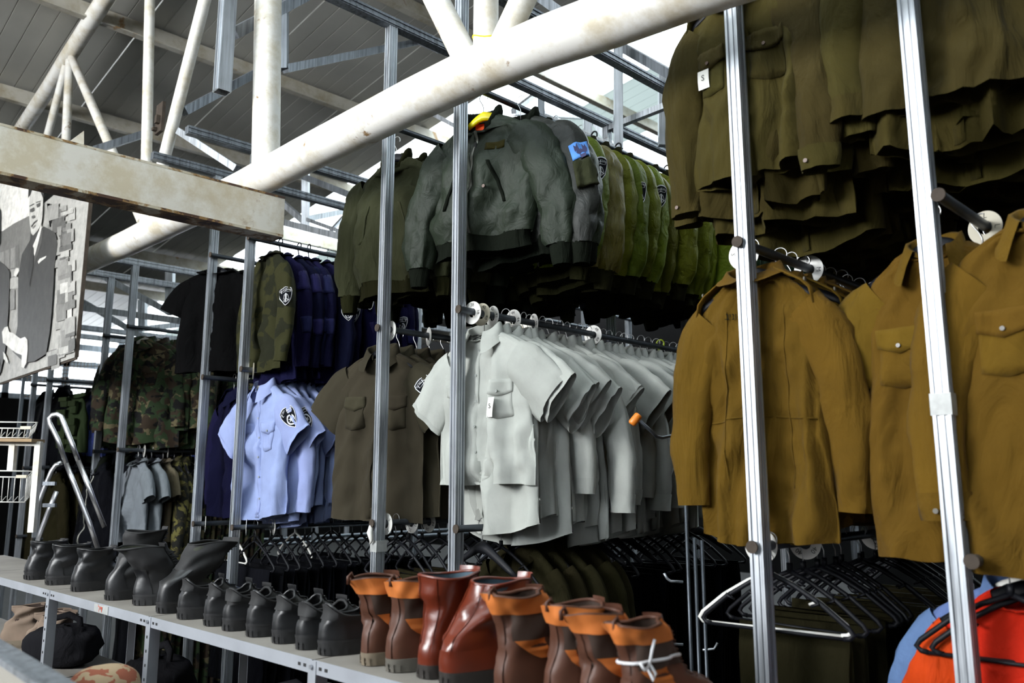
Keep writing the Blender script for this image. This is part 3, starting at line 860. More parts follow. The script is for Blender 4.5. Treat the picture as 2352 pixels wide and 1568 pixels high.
# ---------------------------------------------------------------- garment makers: each returns an Empty at the hook with its parts
NZ = -0.090      # neck below the rail
def shift(vf, dz=NZ): return [(x, y, z + dz) for x, y, z in vf[0]], vf[1]
def mk_shirt(name, mat, long=False, seed=1, L_=.72, wd=1.0, collar=True, detail=1, btn='button_brown', rib=None, kind='shirt', sleeve_a=0.0, fold=.016, hem_tail=.03, epaulette=False, badge=None, flap=0, nu=44, ndd=34, pocket=True, open_=0.0, thick=1.0, narrow=1.0):
    R = random.Random(seed * 7 + 1)
    g = empty(name)
    B = Body(L_=L_, sh=.205 * wd, chest=.225 * wd, hem=.235 * wd * narrow, seed=seed, fold=fold, tail=hem_tail, t_top=.036 * thick, t_mid=.042 * thick, t_hem=.035 * thick, freq=12 + R.random() * 5)
    shell_obj('body', shift(B.shell(nu, ndd)), mat, g)
    S = {}
    for sg in (-1, 1):
        j = R.uniform(-.02, .02)
        if long:
            ex = R.uniform(-.01, .03); fy = R.uniform(-.03, .02)
            path = [(.150 * wd, -.115), (.205 * wd, -.165), (.245 * wd + ex, -.30, fy * .3), (.262 * wd + ex * 1.3 + sleeve_a * .4, -.46, fy), (.255 * wd + ex + sleeve_a, -.66 + j, fy * 1.3)]
            s = Sleeve(path, [.075, .082, .072, .062, .055, .048], [.035, .042, .042, .038, .034, .03], seed + sg, .009, sg)
            q1 = .90 if detail else 1.0
            shell_obj('sleeve', shift(s.shell(18, 26, 0, q1)), mat, g)
            if q1 < 1:
                c = shell_obj('cuff', shift(s.shell(18, 5, q1 - .02, 1.0, .003)), mat, g)
                if detail > 1:
                    p = s.point(.95, -PI / 2 - .4 * sg); b = MB(); b.disc((0, 0, 0), 0, .006, .003, 10)
                    b.build('button', M[btn], c, loc=(p[0], p[1] - .006, p[2] + NZ))
        else:
            ex = R.uniform(-.012, .02)
            path = [(.145 * wd, -.118), (.195 * wd, -.150), (.255 * wd + ex, -.215 + j * .4), (.325 * wd + ex * 2 + sleeve_a, -.315 + j)]
            s = Sleeve(path, [.078, .092, .098, .104, .106], [.034, .040, .040, .036, .028], seed + sg, .009, sg, cut=-.01)
            shell_obj('sleeve', shift(s.shell(22, 18)), mat, g)
            if detail > 1:
                shell_obj('sleeve_hem', shift(s.shell(22, 3, .90, 1.0, .0015)), mat, g)
        S[sg] = s
    if collar:
        shell_obj('collar', shift(collar_geo(.068 * wd + .004, .042 * thick + .006, open_, *( (.10, .024, .05, .035) if open_ > .2 else ()))), mat, g)
    if rib:
        b = MB(); 
        for k in range(1): b.add(*shift(collar_geo(.072, .05, 0, 0, .012, .0, .0)))
        b.build('neck_rib', M[rib], g, smooth=True)
    if detail:
        shell_obj('placket', shift(B.patch(lambda a, b_: (-.014 + .028 * a, .05 + (L_ - .06) * b_), 2, 28, .003)), mat, g)
        if pocket:
            for sg in (-1, 1):
                cx = .105 * wd * sg
                p = shell_obj('pocket', shift(B.patch(lambda a, b_: (cx - .052 + .104 * a, .215 + .125 * b_ + (.012 * (1 - abs(2 * a - 1)) if b_ == 1 else 0)), 8, 8, .0035)), mat, g)
                fl = shell_obj('pocket_flap', shift(B.patch(lambda a, b_: (cx - .056 + .112 * a, .20 + .048 * b_ * (1 + .35 * (1 - abs(2 * a - 1)))), 8, 4, .008)), mat, p)
                if detail > 1:
                    bt_ = button(B, p, cx, .245, btn, lift=.011); bt_.location.z += NZ
        if detail > 1:
            for k in range(6):
                d = .075 + k * .1
                if d < L_ - .05:
                    o = button(B, g, 0, d, btn); o.location.z += NZ
    if epaulette:
        for sg in (-1, 1):
            b = MB()
            pts = [(.085 * sg, 0, -.035), (.13 * sg, 0, -.058), (.175 * sg, 0, -.082), (.20 * sg, 0, -.105), (.212 * sg, 0, -.15)]
            vs = []; fs = []
            for i, p in enumerate(pts):
                wv = .020 if i < 4 else .017
                for k in (-1, 0, 1): vs.append((p[0] * wd, -.012 * thick + k * wv, p[2] + .012 - abs(k) * .004 + NZ * 0))
            n = len(pts)
            for i in range(n - 1):
                for k in range(2): fs.append((i * 3 + k, i * 3 + k + 1, (i + 1) * 3 + k + 1, (i + 1) * 3 + k))
            b.add([(x, y, z + NZ + .035) for x, y, z in vs], fs)
            e = b.build('epaulette', M[mat], g, smooth=True)
            md = e.modifiers.new('s', 'SOLIDIFY'); md.thickness = .004
            bb = MB(); bb.disc((0, 0, 0), 0, .007, .004, 12, 'X'); bb.build('button', M['button_steel'], e, loc=((.185 * sg) * wd, -.016, -.09 + NZ + .055))
    if badge:
        for sg, q, ph, size, style, rad in badge:
            o = sleeve_badge(S[sg], g, q, ph, size, style, rad)
            for x in [o] + list(o.children): 
                for v in x.data.vertices: v.co.z += NZ
    if flap:  # a paper size tag pinned to the chest
        pass
    g['_B'] = 0
    del g['_B']
    return g, B, S

def paper_tag(parent, B, x, d, w, h, text, size, rot=0.0, lift=.012):
    u = x / float(B.w(d)); X, Y, Z = B.point(np.array(u), np.array(d), -1)
    b = MB(); vs = []; n = 5
    for j in range(n):
        q = j / (n - 1)
        for i in (0, 1): vs.append(((i - .5) * w + rot * (q - .5) * h, -.004 * math.sin(q * 2.4), -q * h))
    b.add(vs, [(2 * j, 2 * j + 2, 2 * j + 3, 2 * j + 1) for j in range(n - 1)])
    o = b.build('size_tag', M['paper'], parent, loc=(float(X), float(Y) - lift, float(Z) + NZ), smooth=True)
    o['label'] = 'white paper size tag marked ' + text
    v, f = text_geo(text, size)
    bb = MB(); bb.add([(x_, -.0065, y_ - h * .45) for x_, y_ in v], f)
    bb.build('size_letter', M['ink'], o)
    return o

def mk_bomber(name, mat, seed=1, L_=.56, wd=1.0, rib='rib_knit', lining=True, detail=1, puff=.012, sleeve_a=0.0, badge=None, nu=48, ndd=36, spread=1.0, pocketpatch=False):
    R = random.Random(seed * 5 + 2)
    g = empty(name)
    B = Body(L_=L_, sh=.235 * wd, chest=.275 * wd, hem=.265 * wd, seed=seed, fold=.015, t_top=.05, t_mid=.075, t_hem=.06, puff=puff, freq=9, drop=.11, neck=.078, dip=.085)
    B.w0[-1] = .235 * wd; B.t0[-1] = .05
    shell_obj('body', shift(B.shell(nu, ndd)), mat, g)
    # ribbed waistband
    Rb = Body(L_=.075, sh=.23 * wd, chest=.225 * wd, hem=.21 * wd, seed=seed + 3, fold=.008, t_top=.05, t_mid=.05, t_hem=.045)
    th = np.linspace(0, 2 * PI, 120, endpoint=False); vs = []; fs = []
    for j in range(6):
        q = j / 5
        ww = (.232 - .012 * math.sin(q * PI) ) * wd; tt = .050 - .004 * q
        for k, a in enumerate(th):
            u = math.cos(a); rr = .0018 * (1 if k % 2 else -1)
            sy = -math.copysign(1, math.sin(a)) * (abs(math.sin(a)) ** .8)
            fy = float(B.fold_y(np.array(u), np.array(L_), -1.0 if sy < 0 else 1.0)) * (1 - .4 * q)
            vs.append((u * (ww + rr), sy * (tt + rr) + fy * abs(sy) ** .6, -L_ + .012 - .075 * q + NZ + .006 * math.sin(3 * a + seed)))
    for j in range(5):
        for k in range(120):
            k2 = (k + 1) % 120
            fs.append((j * 120 + k, j * 120 + k2, (j + 1) * 120 + k2, (j + 1) * 120 + k))
    b = MB(); b.add(vs, fs); b.build('waistband', M[rib], g, smooth=True)
    S = {}
    for sg in (-1, 1):
        ex = R.uniform(-.01, .02); fy = R.uniform(-.03, .03)
        path = [(.16 * wd, -.125), (.225 * wd, -.175), (.285 * wd * spread + ex, -.30, fy * .4), (.335 * wd * spread + ex + sleeve_a * .5, -.45, fy), (.345 * wd * spread + ex + sleeve_a, -.615, fy * 1.4)]
        s = Sleeve(path, [.085, .098, .094, .086, .082, .078, .056], [.055, .062, .064, .062, .058, .055, .042], seed + sg, .013, sg, wr=1.1)
        shell_obj('sleeve', shift(s.shell(24, 36)), mat, g)
        p1 = Vector(s.centre(np.array(1.0))); p0 = Vector(s.centre(np.array(.93))); t = (p1 - p0).normalized()
        c = Sleeve([(sg * (p1 - t * .012).x, (p1 - t * .012).z, p1.y), (sg * (p1 + t * .05).x, (p1 + t * .05).z, p1.y), (sg * (p1 + t * .085).x, (p1 + t * .085).z, p1.y + .004)], [.05, .043, .036], [.038, .034, .030], seed + 9, .003, sg)
        V, Fc = c.shell(40, 8)
        V = np.array(V).reshape(8, 40, 3); C_ = c.centre(np.linspace(0, 1, 8))[:, None, :]
        V = C_ + (V - C_) * (1 + .03 * np.where(np.arange(40) % 2, 1, -1))[None, :, None]
        shell_obj('cuff', shift((V.reshape(-1, 3), Fc)), rib, g)
        S[sg] = s
    # rib collar
    vs = []; fs = []; n = 48
    a0 = -PI / 2 + .5; a1 = 3 * PI / 2 - .5
    for i in range(n + 1):
        q = i / n; a = a0 + (a1 - a0) * q; ca, sa = math.cos(a), math.sin(a)
        e = min(1, min(q, 1 - q) / .12)
        fr = .085 * max(0, -sa) ** 1.6 - .016 * max(0, sa); rr = .0015 * (1 if i % 2 else -1)
        for r, (k, z) in enumerate([(1.04, -.012), (1.08, .012), (1.0, .038 * e + .002), (.92, .034 * e), (.90, -.01)]):
            vs.append((ca * (.082 + rr) * k, sa * (.058 + rr) * k, z - fr + NZ))
    for i in range(n):
        for r in range(4): fs.append((i * 5 + r, i * 5 + r + 1, (i + 1) * 5 + r + 1, (i + 1) * 5 + r))
    b = MB(); b.add(vs, fs); b.build('rib_collar', M[rib], g, smooth=True)
    if lining:
        b = MB(); vs = []; fs = []
        for i in range(9):
            for j in range(8):
                a = -.85 + 1.7 * i / 8
                vs.append((.066 * math.sin(a), .040 * math.cos(a) - .015, -.012 - .018 * j + NZ))
        for i in range(8):
            for j in range(7): fs.append((i * 8 + j, i * 8 + j + 1, i * 8 + j + 9, i * 8 + j + 8))
        b.add(vs, fs); o = b.build('lining', M['orange_lining'], g, smooth=True); o['label'] = 'bright orange lining inside the neck'
    # zip, storm line, pull and slanted pockets
    z = shell_obj('zip', shift(B.patch(lambda a, b_: (-.006 + .012 * a, .045 + (L_ - .05) * b_), 2, 30, .0045)), 'zip_metal', g)
    if detail > 1:
        shell_obj('storm_flap', shift(B.patch(lambda a, b_: (-.030 + .022 * a, .06 + (L_ - .065) * b_), 2, 30, .004)), mat, g)
        p = B.point(np.array(0.0), np.array(.13), -1); b = MB()
        b.tube([(0, -.010, 0), (.003, -.014, -.03), (-.002, -.012, -.065)], [.006, .009, .005], 8); b.tube([(-.002, -.012, -.065), (-.006, -.014, -.10), (-.014, -.013, -.135), (-.010, -.013, -.16)], .0018, 6)
        b.build('zip_pull', M['zip_black'], z, loc=(float(p[0]), float(p[1]), float(p[2]) + NZ), smooth=True)
    for sg in (-1, 1):
        shell_obj('pocket_welt', shift(B.patch(lambda a, b_: (sg * (.085 + .055 * b_) - .006 + .012 * a, .235 + .17 * b_), 2, 10, .005)), 'rib_knit' if detail > 1 else mat, g)
        if detail > 1:
            o = button(B, g, sg * .075, .345, 'button_brown', .007); o.location.z += NZ
    if detail > 1:
        shell_obj('name_strip', shift(B.patch(lambda a, b_: (.06 + .085 * a, .145 + .035 * b_), 6, 3, .002)), 'olive_cotton', g)
    if badge:
        for sg, q, ph, size, style, rad in badge:
            o = sleeve_badge(S[sg], g, q, ph, size, style, rad)
            for x in [o] + list(o.children):
                for v in x.data.vertices: v.co.z += NZ
    return g, B, S

def mk_tee(name, mat, seed=1, L_=.64, wd=1.0, nu=40, ndd=28):
    R = random.Random(seed)
    g = empty(name)
    B = Body(L_=L_, sh=.215 * wd, chest=.23 * wd, hem=.24 * wd, seed=seed, fold=.017, tail=0, t_top=.03, t_mid=.034, t_hem=.03, neck=.10, drop=.06)
    shell_obj('body', shift(B.shell(nu, ndd)), mat, g)
    for sg in (-1, 1):
        s = Sleeve([(.15 * wd, -.10), (.21 * wd, -.13), (.27 * wd, -.20), (.30 * wd, -.27)], [.07, .085, .085, .085], [.03, .034, .032, .028], seed + sg, .008, sg)
        shell_obj('sleeve', shift(s.shell(16, 12)), mat, g)
    b = MB(); b.add(*shift(collar_geo(.10, .036, -.2, 0, .006, 0, 0))); b.build('neck_rib', M[mat], g, smooth=True)
    return g, B, None

def mk_trousers(name, mat, seed=1, w=.20, L_=.60, t=.022, clip=False):
    """a pair folded lengthwise and hung over the bar of its hanger"""
    g = empty(name)
    zt = -.235
    nu, nz = 30, 30
    for i, (yo, ln, nm) in enumerate(((-t * .55, L_, 'front_leg'), (t * .55, L_ * .93, 'back_leg'))):
        vs = []; fs = []
        th = np.linspace(0, 2 * PI, nu, endpoint=False)
        for j in range(nz):
            q = j / (nz - 1); d = q * ln
            for a in th:
                u = math.cos(a); sy = -math.copysign(abs(math.sin(a)) ** .6, math.sin(a))
                tt = t * .45 * (1 + .4 * q); ww = w * (1 - .08 * q)
                fy = .010 * float(vnoise(np.array(u * 2.2), np.array(d * 3.0), seed * 3 + i)) * (q + .1) + .004 * float(vnoise(np.array(u * 6), np.array(d * 12.0), seed + i))
                vs.append((ww * u + .008 * float(vnoise(np.array(d * 5), np.array(.5), seed)), yo * (.15 + .85 * min(1, q * 9)) + sy * tt + fy, zt - d + .010 * (1 - min(1, q * 9)) + (.004 * math.sin(4 * u + seed) if j == nz - 1 else 0)))
        for j in range(nz - 1):
            for k in range(nu):
                k2 = (k + 1) % nu
                fs.append((j * nu + k, j * nu + k2, (j + 1) * nu + k2, (j + 1) * nu + k))
        fs.append(tuple(range(nu - 1, -1, -1)))
        b = MB(); b.add(vs, fs); b.build(nm, M[mat], g, smooth=True, angle=60)
    b = MB(); b.box((0, 0, zt + .004), (w * 1.9, t * 1.3, .035)); 
    return g

# ---------------------------------------------------------------- hangers
M['lime_plastic'] = plain('lime_plastic', (0.45, 0.60, 0.02, 1), .4, 0, .05)
def hook(b, r=.0016, mi=0, R=.021, drop=.10):
    pts = [(R * math.cos(a) , 0, R * math.sin(a) - .004) for a in np.linspace(-.5, PI, 14)]
    pts += [(-R * .93, 0, -.012), (-.006, 0, -.034), (0, 0, -.05), (0, 0, -drop)]
    b.tube(pts, r, 6, True, mi)
def mk_hanger(name, style='wire'):
    g = empty(name)
    b = MB(); hook(b, .0016 if style not in ('black_loop', 'lime') else .004)
    hm = {'wire': 'wire', 'black': 'wire', 'white': 'wire', 'black_loop': 'black_plastic', 'trouser': 'wire', 'white_trouser': 'wire', 'wood': 'wire', 'yellow': 'black_plastic', 'lime': 'lime_plastic'}[style]
    b.build('hook', M[hm], g, smooth=True)
    if style == 'wire':
        b = MB(); b.tube([(-.20, 0, -.185), (-.10, 0, -.13), (0, 0, -.095), (.10, 0, -.13), (.20, 0, -.185)], .0016, 6)
        b.build('shoulder_wire', M['wire'], g, smooth=True)
    elif style in ('black', 'white', 'black_loop', 'yellow', 'lime'):
        mm = {'black': 'black_plastic', 'white': 'white_plastic', 'black_loop': 'black_plastic', 'yellow': 'yellow_plastic', 'lime': 'lime_plastic'}[style]
        b = MB()
        b.tube([(-.19, 0, -.185), (-.15, -.004, -.160), (-.08, -.002, -.122), (-.03, 0, -.096), (0, 0, -.088), (.03, 0, -.096), (.08, -.002, -.122), (.15, -.004, -.160), (.19, 0, -.185)],
               [.006, .008, .010, .013, .016, .013, .010, .008, .006], 10, flat=1.5)
        b.build('shoulder_arms', M[mm], g, smooth=True)
    else:
        mm = 'black_plastic' if style == 'trouser' else 'white_plastic'
        b = MB()
        b.tube([(0, 0, -.07), (0, 0, -.095)], .008, 8)
        b.tube([(0, 0, -.092), (-.06, 0, -.118), (-.13, 0, -.160), (-.195, 0, -.212), (-.205, 0, -.226), (-.195, 0, -.236), (-.18, 0, -.238)], .0055, 8, flat=1.2)
        b.tube([(0, 0, -.092), (.06, 0, -.118), (.13, 0, -.160), (.195, 0, -.212), (.205, 0, -.226), (.195, 0, -.236), (.18, 0, -.238)], .0055, 8, flat=1.2)
        b.build('arms', M[mm], g, smooth=True)
        b = MB(); b.tube([(-.19, 0, -.238), (.19, 0, -.238)], .0045, 8); b.build('trouser_bar', M[mm], g, smooth=True)
        for sg in (-1, 1):
            b = MB(); b.tube([(sg * .12, 0, -.150), (sg * .125, -.008, -.158), (sg * .105, -.006, -.166)], .004, 6); b.build('strap_notch', M[mm], g, smooth=True)
    return g
# ---------------------------------------------------------------- filling the rails
ORD = ['first', 'second', 'third', 'fourth', 'fifth', 'sixth', 'seventh', 'eighth', 'ninth', 'tenth', 'eleventh', 'twelfth', 'thirteenth', 'fourteenth', 'fifteenth', 'sixteenth', 'seventeenth', 'eighteenth', 'nineteenth', 'twentieth',
       'twenty-first', 'twenty-second', 'twenty-third', 'twenty-fourth', 'twenty-fifth', 'twenty-sixth', 'twenty-seventh', 'twenty-eighth', 'twenty-ninth', 'thirtieth', 'thirty-first', 'thirty-second', 'thirty-third', 'thirty-fourth', 'thirty-fifth', 'thirty-sixth']
LV = ['top', 'middle', 'bottom']
RNS = {'A2': 'rightmost post', 'A1': 'second post from right', 'B2': 'third post from right', 'B1': 'fourth post from right', 'C2': 'fifth post from right', 'C1': 'sixth post from right', 'D2': 'seventh post from right', 'D1': 'eighth post from right', 'E2': 'ninth post from right', 'E1': 'leftmost post'}
RN = {'A2': 'rightmost upright', 'A1': 'upright second from the right', 'B2': 'upright before the grey shirts', 'B1': 'upright before the brown shirts',
      'C2': 'upright before the light blue shirts', 'C1': 'upright before the black tops', 'D2': 'upright before the camouflage jackets', 'D1': 'upright left of the camouflage jackets', 'E2': 'upright behind the ladder', 'E1': 'leftmost upright'}
HSH = 1.0
def railpos(key, lv): return PX[key] + ROFF[key], rail_h.get((key, lv), rail_h[(key[0], lv)])
used = set()
HP = {}
def hanger(style, x, y, z, rz, label, group):
    if style not in HP:
        HP[style] = mk_hanger('clothes_hanger', style); o = HP[style]
    else:
        o = copy_tree(HP[style])
    o.location = (x, y, z); o.rotation_euler = (0, 0, rz)
    tag(o, label, 'hanger', group)
    return o
def hang(proto, key, lv, y, rz=0.0, dx=0.0, label='', cat='', group=None, style='wire', hl=None, tilt=0.0, s=(1, 1, 1)):
    x, z = railpos(key, lv)
    if proto.name in used: o = copy_tree(proto)
    else: used.add(proto.name); o = proto
    o.location = (x + dx, y, z + .013); o.rotation_euler = (0, tilt, rz); o.scale = s
    tag(o, label, cat, group)
    if style:
        hanger(style, x + dx, y, z + .018, rz, hl, 'hangers on the clothes rails')
    return o
def fill(key, lv, y0, step, seq, noun, cat, group, start=0, rz0=0.0, dx0=0.0, rfront=0.0, rj=.10, styles=('wire',), sj=.06, R=None, dxj=.012):
    R = R or random.Random(sum(map(ord, key)) * 3 + lv)
    y = y0
    for i, pr in enumerate(seq):
        n = start + i
        nm = pr[1] if isinstance(pr, tuple) else noun
        p = pr[0] if isinstance(pr, tuple) else pr
        tail = '%s rail, %s' % (LV[lv], RNS[key])
        st = styles[R.randrange(len(styles))]
        sc = 1 + R.uniform(-sj, sj)
        hang(p, key, lv, y, rz0 + rfront * max(0, 1 - i / 3) + R.uniform(-rj, rj), dx0 + R.uniform(-dxj, dxj), '%s, %s back on %s' % (nm, ORD[n], tail), cat, group, st,
             '%s hanger, %s back on %s' % ({'wire': 'wire', 'black': 'black plastic', 'white': 'white plastic', 'black_loop': 'black plastic', 'trouser': 'black trouser', 'white_trouser': 'white trouser', 'yellow': 'yellow plastic'}[st], ORD[n], tail),
             R.uniform(-.03, .03), (sc, 1.0, 1 + R.uniform(-sj, sj) * .6))
        y += step * R.uniform(.75, 1.25)
    return y
R_ = random.Random(5)
def mixseq(protos, n, R=R_): return [protos[R.randrange(len(protos))] for _ in range(n)]

# ---- rack B, middle rail behind the third upright from the right: pale grey shirts
g1, Bg1, S1 = mk_shirt('short_sleeved_shirt', 'grey_shirting', False, 3, .60, 1.05, True, 2, 'button_clear', fold=.020, hem_tail=.0, open_=.15, nu=64, ndd=52, sleeve_a=.02)
paper_tag([c for c in g1.children if c.name.startswith('pocket')][-1], Bg1, .10, .27, .030, .075, 'S', .026, -.12)
g2, _, _ = mk_shirt('short_sleeved_shirt', 'grey_shirting', False, 5, .73, 1.08, True, 1, fold=.022, hem_tail=.05)
g3, _, _ = mk_shirt('short_sleeved_shirt', 'grey_shirting', False, 6, .70, 1.0, True, 1, fold=.020, hem_tail=.03, sleeve_a=.03)
g4, _, _ = mk_shirt('long_sleeved_shirt', 'grey_shirting', True, 8, .74, 1.0, True, 1, fold=.020, hem_tail=.06)
g5, _, _ = mk_shirt('long_sleeved_shirt', 'grey_shirting', True, 9, .76, 1.05, True, 1, fold=.022, hem_tail=.05, sleeve_a=.02)
sq = [g1, g2, g3, g2, g3] + [g4, g3, g2, g5, g3, g4, g2, g4, g5, g2, g5, g4, g5, g4, g5, g4, g2, g5, g3, g2]
nm = {g1.name: 'pale grey shirt with paper tag'}
sq = [(p, nm.get(p.name, 'pale grey %s sleeved shirt' % ('short' if p in (g2, g3) else 'long'))) for p in sq]
fill('B2', 1, 2.10, .055, sq, '', 'shirt', 'pale grey shirts on the middle rail', rj=.15, rfront=.14, styles=('wire', 'wire', 'black'))
hanger('lime', railpos('B2', 1)[0], 3.26, railpos('B2', 1)[1] + .018, .1, 'lime green plastic hanger hook among the grey shirts', 'hangers on the clothes rails')
# ---- brown shirts, rail to the left of them
br, _, _ = mk_shirt('short_sleeved_shirt', 'brown_shirting', False, 12, .74, 1.06, True, 1, fold=.012, hem_tail=.0, badge=[(1, .50, -PI / 2 + .35, .095, 'border', .11)], nu=56, ndd=44)
br2, _, _ = mk_shirt('short_sleeved_shirt', 'brown_shirting', False, 13, .72, 1.0, True, 1, fold=.022, badge=[(1, .55, -PI / 2 + .4, .085, 'border', .11)])
br3, _, _ = mk_shirt('short_sleeved_shirt', 'brown_shirting', False, 14, .70, 1.05, True, 0, fold=.022)
fill('B1', 1, 2.10, .075, [(br, 'brown shirt with shield sleeve patch')] + [(p, 'brown olive short sleeved shirt') for p in [br2, br2, br3, br2, br3, br3, br2, br3, br3]], '', 'shirt', 'brown olive shirts on the middle rail', rz0=.20, dx0=-.14, styles=('black', 'wire'))
# ---- bombers
b1, _, _ = mk_bomber('bomber_jacket', 'bomber', 21, .53, 1.02, detail=2, nu=72, ndd=60, sleeve_a=-.01)
b2, _, Sb2 = mk_bomber('bomber_jacket', 'bomber_grey', 23, .56, 1.0, detail=1, nu=56, ndd=44, sleeve_a=-.02, spread=.97)
s = Sb2[1]; r0 = .09
def sleeve_patch(g, s, name, mat, q, ph, hq, wph, lift, nq=8, nph=8, wav=0.0, label=None):
    vs = []; fs = []
    for lf in (lift, -.001):
        for j in range(nq + 1):
            for i in range(nph + 1):
                Q = q + hq * (j / nq - .5); PH = ph + wph * (i / nph - .5)
                P = s.point(Q, PH); C = s.centre(np.array(Q)); n = (P - C) / np.linalg.norm(P - C)
                P = P + n * (lf + (wav * float(vnoise(np.array(i * .9), np.array(j * .8), 5)) if lf > 0 else 0)); vs.append((P[0], P[1], P[2] + NZ))
    N = (nq + 1) * (nph + 1); w = nph + 1
    for j in range(nq):
        for i in range(nph): fs.append((j * w + i, (j + 1) * w + i, (j + 1) * w + i + 1, j * w + i + 1))
    for j in range(nq):
        fs.append((j * w, j * w + N, (j + 1) * w + N, (j + 1) * w)); fs.append((j * w + nph, (j + 1) * w + nph, (j + 1) * w + nph + N, j * w + nph + N))
    for i in range(nph):
        fs.append((i, i + 1, i + 1 + N, i + N)); fs.append((nq * w + i, nq * w + i + N, nq * w + i + 1 + N, nq * w + i + 1))
    o = shell_obj(name, (vs, fs), mat, g)
    if label: o['label'] = label
    return o
pk = sleeve_patch(b2, s, 'sleeve_pocket', 'olive_canvas', .52, -.62, .20, 1.05, .016, wav=.008, label='crumpled olive sleeve pocket')
bp = sleeve_patch(b2, s, 'blue_badge', 'blue_print', .335, -.62, .125, .95, .004, label='bright blue square badge with a dark winged emblem')
ev = []; ef = []
def wing(sg): return [(0, -.1), (sg * .10, .02), (sg * .16, .26), (sg * .24, .10), (sg * .32, .22), (sg * .33, -.02), (sg * .24, -.16), (sg * .10, -.22)]
bb = MB()
for sg in (-1, 1): bb.add([(x, y, 0) for x, y in wing(sg)], [tuple(range(8))])
bb.add([(x, y - .08, 0) for x, y in star2d(.13, .07, 5)], [tuple(range(10))]); bb.add([(x * .5, y * .5 - .28, 0) for x, y in [(-.3, .1), (.3, .1), (.2, -.15), (-.2, -.15)]], [(0, 1, 2, 3)])
A = np.array(bb.v); P = s.point(.335 - A[:, 1] * .10 / s.len, -.62 + A[:, 0] * .9); C = s.centre(np.full(len(A), .335)); n = (P - C); n /= np.linalg.norm(n, axis=-1, keepdims=True); P = P + n * .006; P[:, 2] += NZ
shell_obj('winged_emblem', (P, bb.f), 'blue_emblem', bp)
bo = []
bdg = [(1, .30, -.35, .085, 'border', .085)]
bo.append(mk_bomber('padded_jacket', 'bomber_olive', 31, .60, .92, 'rib_olive', False, 1, .014, -.09, badge=bdg, nu=40, ndd=32, spread=.86)[0])
bo.append(mk_bomber('padded_jacket', 'bomber_olive', 33, .62, .90, 'rib_olive', False, 1, .016, -.10, nu=40, ndd=32, spread=.84)[0])
bo.append(mk_bomber('padded_jacket', 'bomber_olive', 35, .58, .95, 'rib_olive', False, 1, .016, -.08, badge=[(1, .36, -.4, .085, 'border', .085)], nu=40, ndd=32, spread=.85)[0])
oc = mk_bomber('padded_jacket', 'ochre_nylon', 37, .60, .92, 'rib_olive', False, 1, .012, -.08, nu=40, ndd=32, spread=.86)[0]
ff = mk_bomber('fleece_jacket', 'forest_fleece', 39, .60, .9, 'rib_knit', False, 1, .008, -.08, nu=36, ndd=28, spread=.84)[0]
bc = mk_bomber('padded_jacket', 'olive_canvas', 41, .58, 1.0, 'rib_olive', False, 1, .010, -.02, nu=56, ndd=44, spread=.95)[0]
b3 = mk_bomber('bomber_jacket', 'bomber', 43, .56, .98, detail=1, lining=False, nu=40, ndd=32)[0]
hang(b1, 'B2', 0, 2.14, .22, -.06, 'sage green bomber jacket with orange lining and ribbed waistband, frontmost in mid picture', 'jacket', 'green flight and padded jackets on the top rail', 'yellow', 'yellow plastic hanger holding the frontmost sage green bomber jacket')
hang(b2, 'B2', 0, 2.27, .10, .03, 'slate green bomber jacket with a bright blue badge and crumpled sleeve pocket', 'jacket', 'green flight and padded jackets on the top rail', 'wire', 'wire hanger holding the jacket with the blue badge')
sq = [(b3, 'dark sage bomber jacket'), (bo[0], 'patch sleeved olive padded jacket'), (oc, 'ochre padded jacket')] + [(p, 'glossy olive padded jacket') for p in [bo[1], bo[2], bo[1], bo[0], bo[1], bo[2], bo[1], bo[0], bo[2], bo[1], bo[1]]] + [(ff, 'forest green fleece jacket') for _ in range(7)]
fill('B2', 0, 2.40, .095, sq, '', 'jacket', 'green flight and padded jackets on the top rail', start=2, rz0=-.05, rj=.10, styles=('wire', 'wire', 'black_loop'))
fill('B1', 0, 2.14, .11, [(bc, 'faded olive padded jacket')] + [(p, 'olive canvas padded jacket') for p in [bc, bc, b3, bc, b3, bc, b3, bc, b3]], '', 'jacket', 'faded olive jackets on the top rail left of the bombers', rz0=.12, styles=('wire', 'black'), dx0=-.13)
# ---- bottom rail of rack B
tr1 = mk_trousers('folded_trousers', 'olive_trouser', 51, .18, .62); tr2 = mk_trousers('folded_trousers', 'olive_trouser', 52, .165, .58)
jk, _, _ = mk_shirt('long_sleeved_shirt', 'olive_trouser', True, 55, .70, .95, True, 0, fold=.02)
bt1 = mk_trousers('folded_trousers', 'black_trouser', 57, .17, .66); bt2 = mk_trousers('folded_trousers', 'black_trouser', 58, .18, .62)
fill('B1', 2, 2.09, .075, mixseq([tr1, tr2], 10), 'olive trousers folded over a hanger', 'trousers', 'olive trousers on the bottom rails', styles=('trouser',))
fill('B2', 2, 2.09, .085, [(tr1, 'olive trousers folded over a hanger'), (tr2, 'olive trousers folded over a hanger')] + [(jk, 'dark olive jacket')] * 5 + [(p, 'black trousers folded over a hanger') for p in mixseq([bt1, bt2], 12)], '', 'trousers', 'dark clothes on the bottom rail under the grey shirts', styles=('trouser', 'black'))
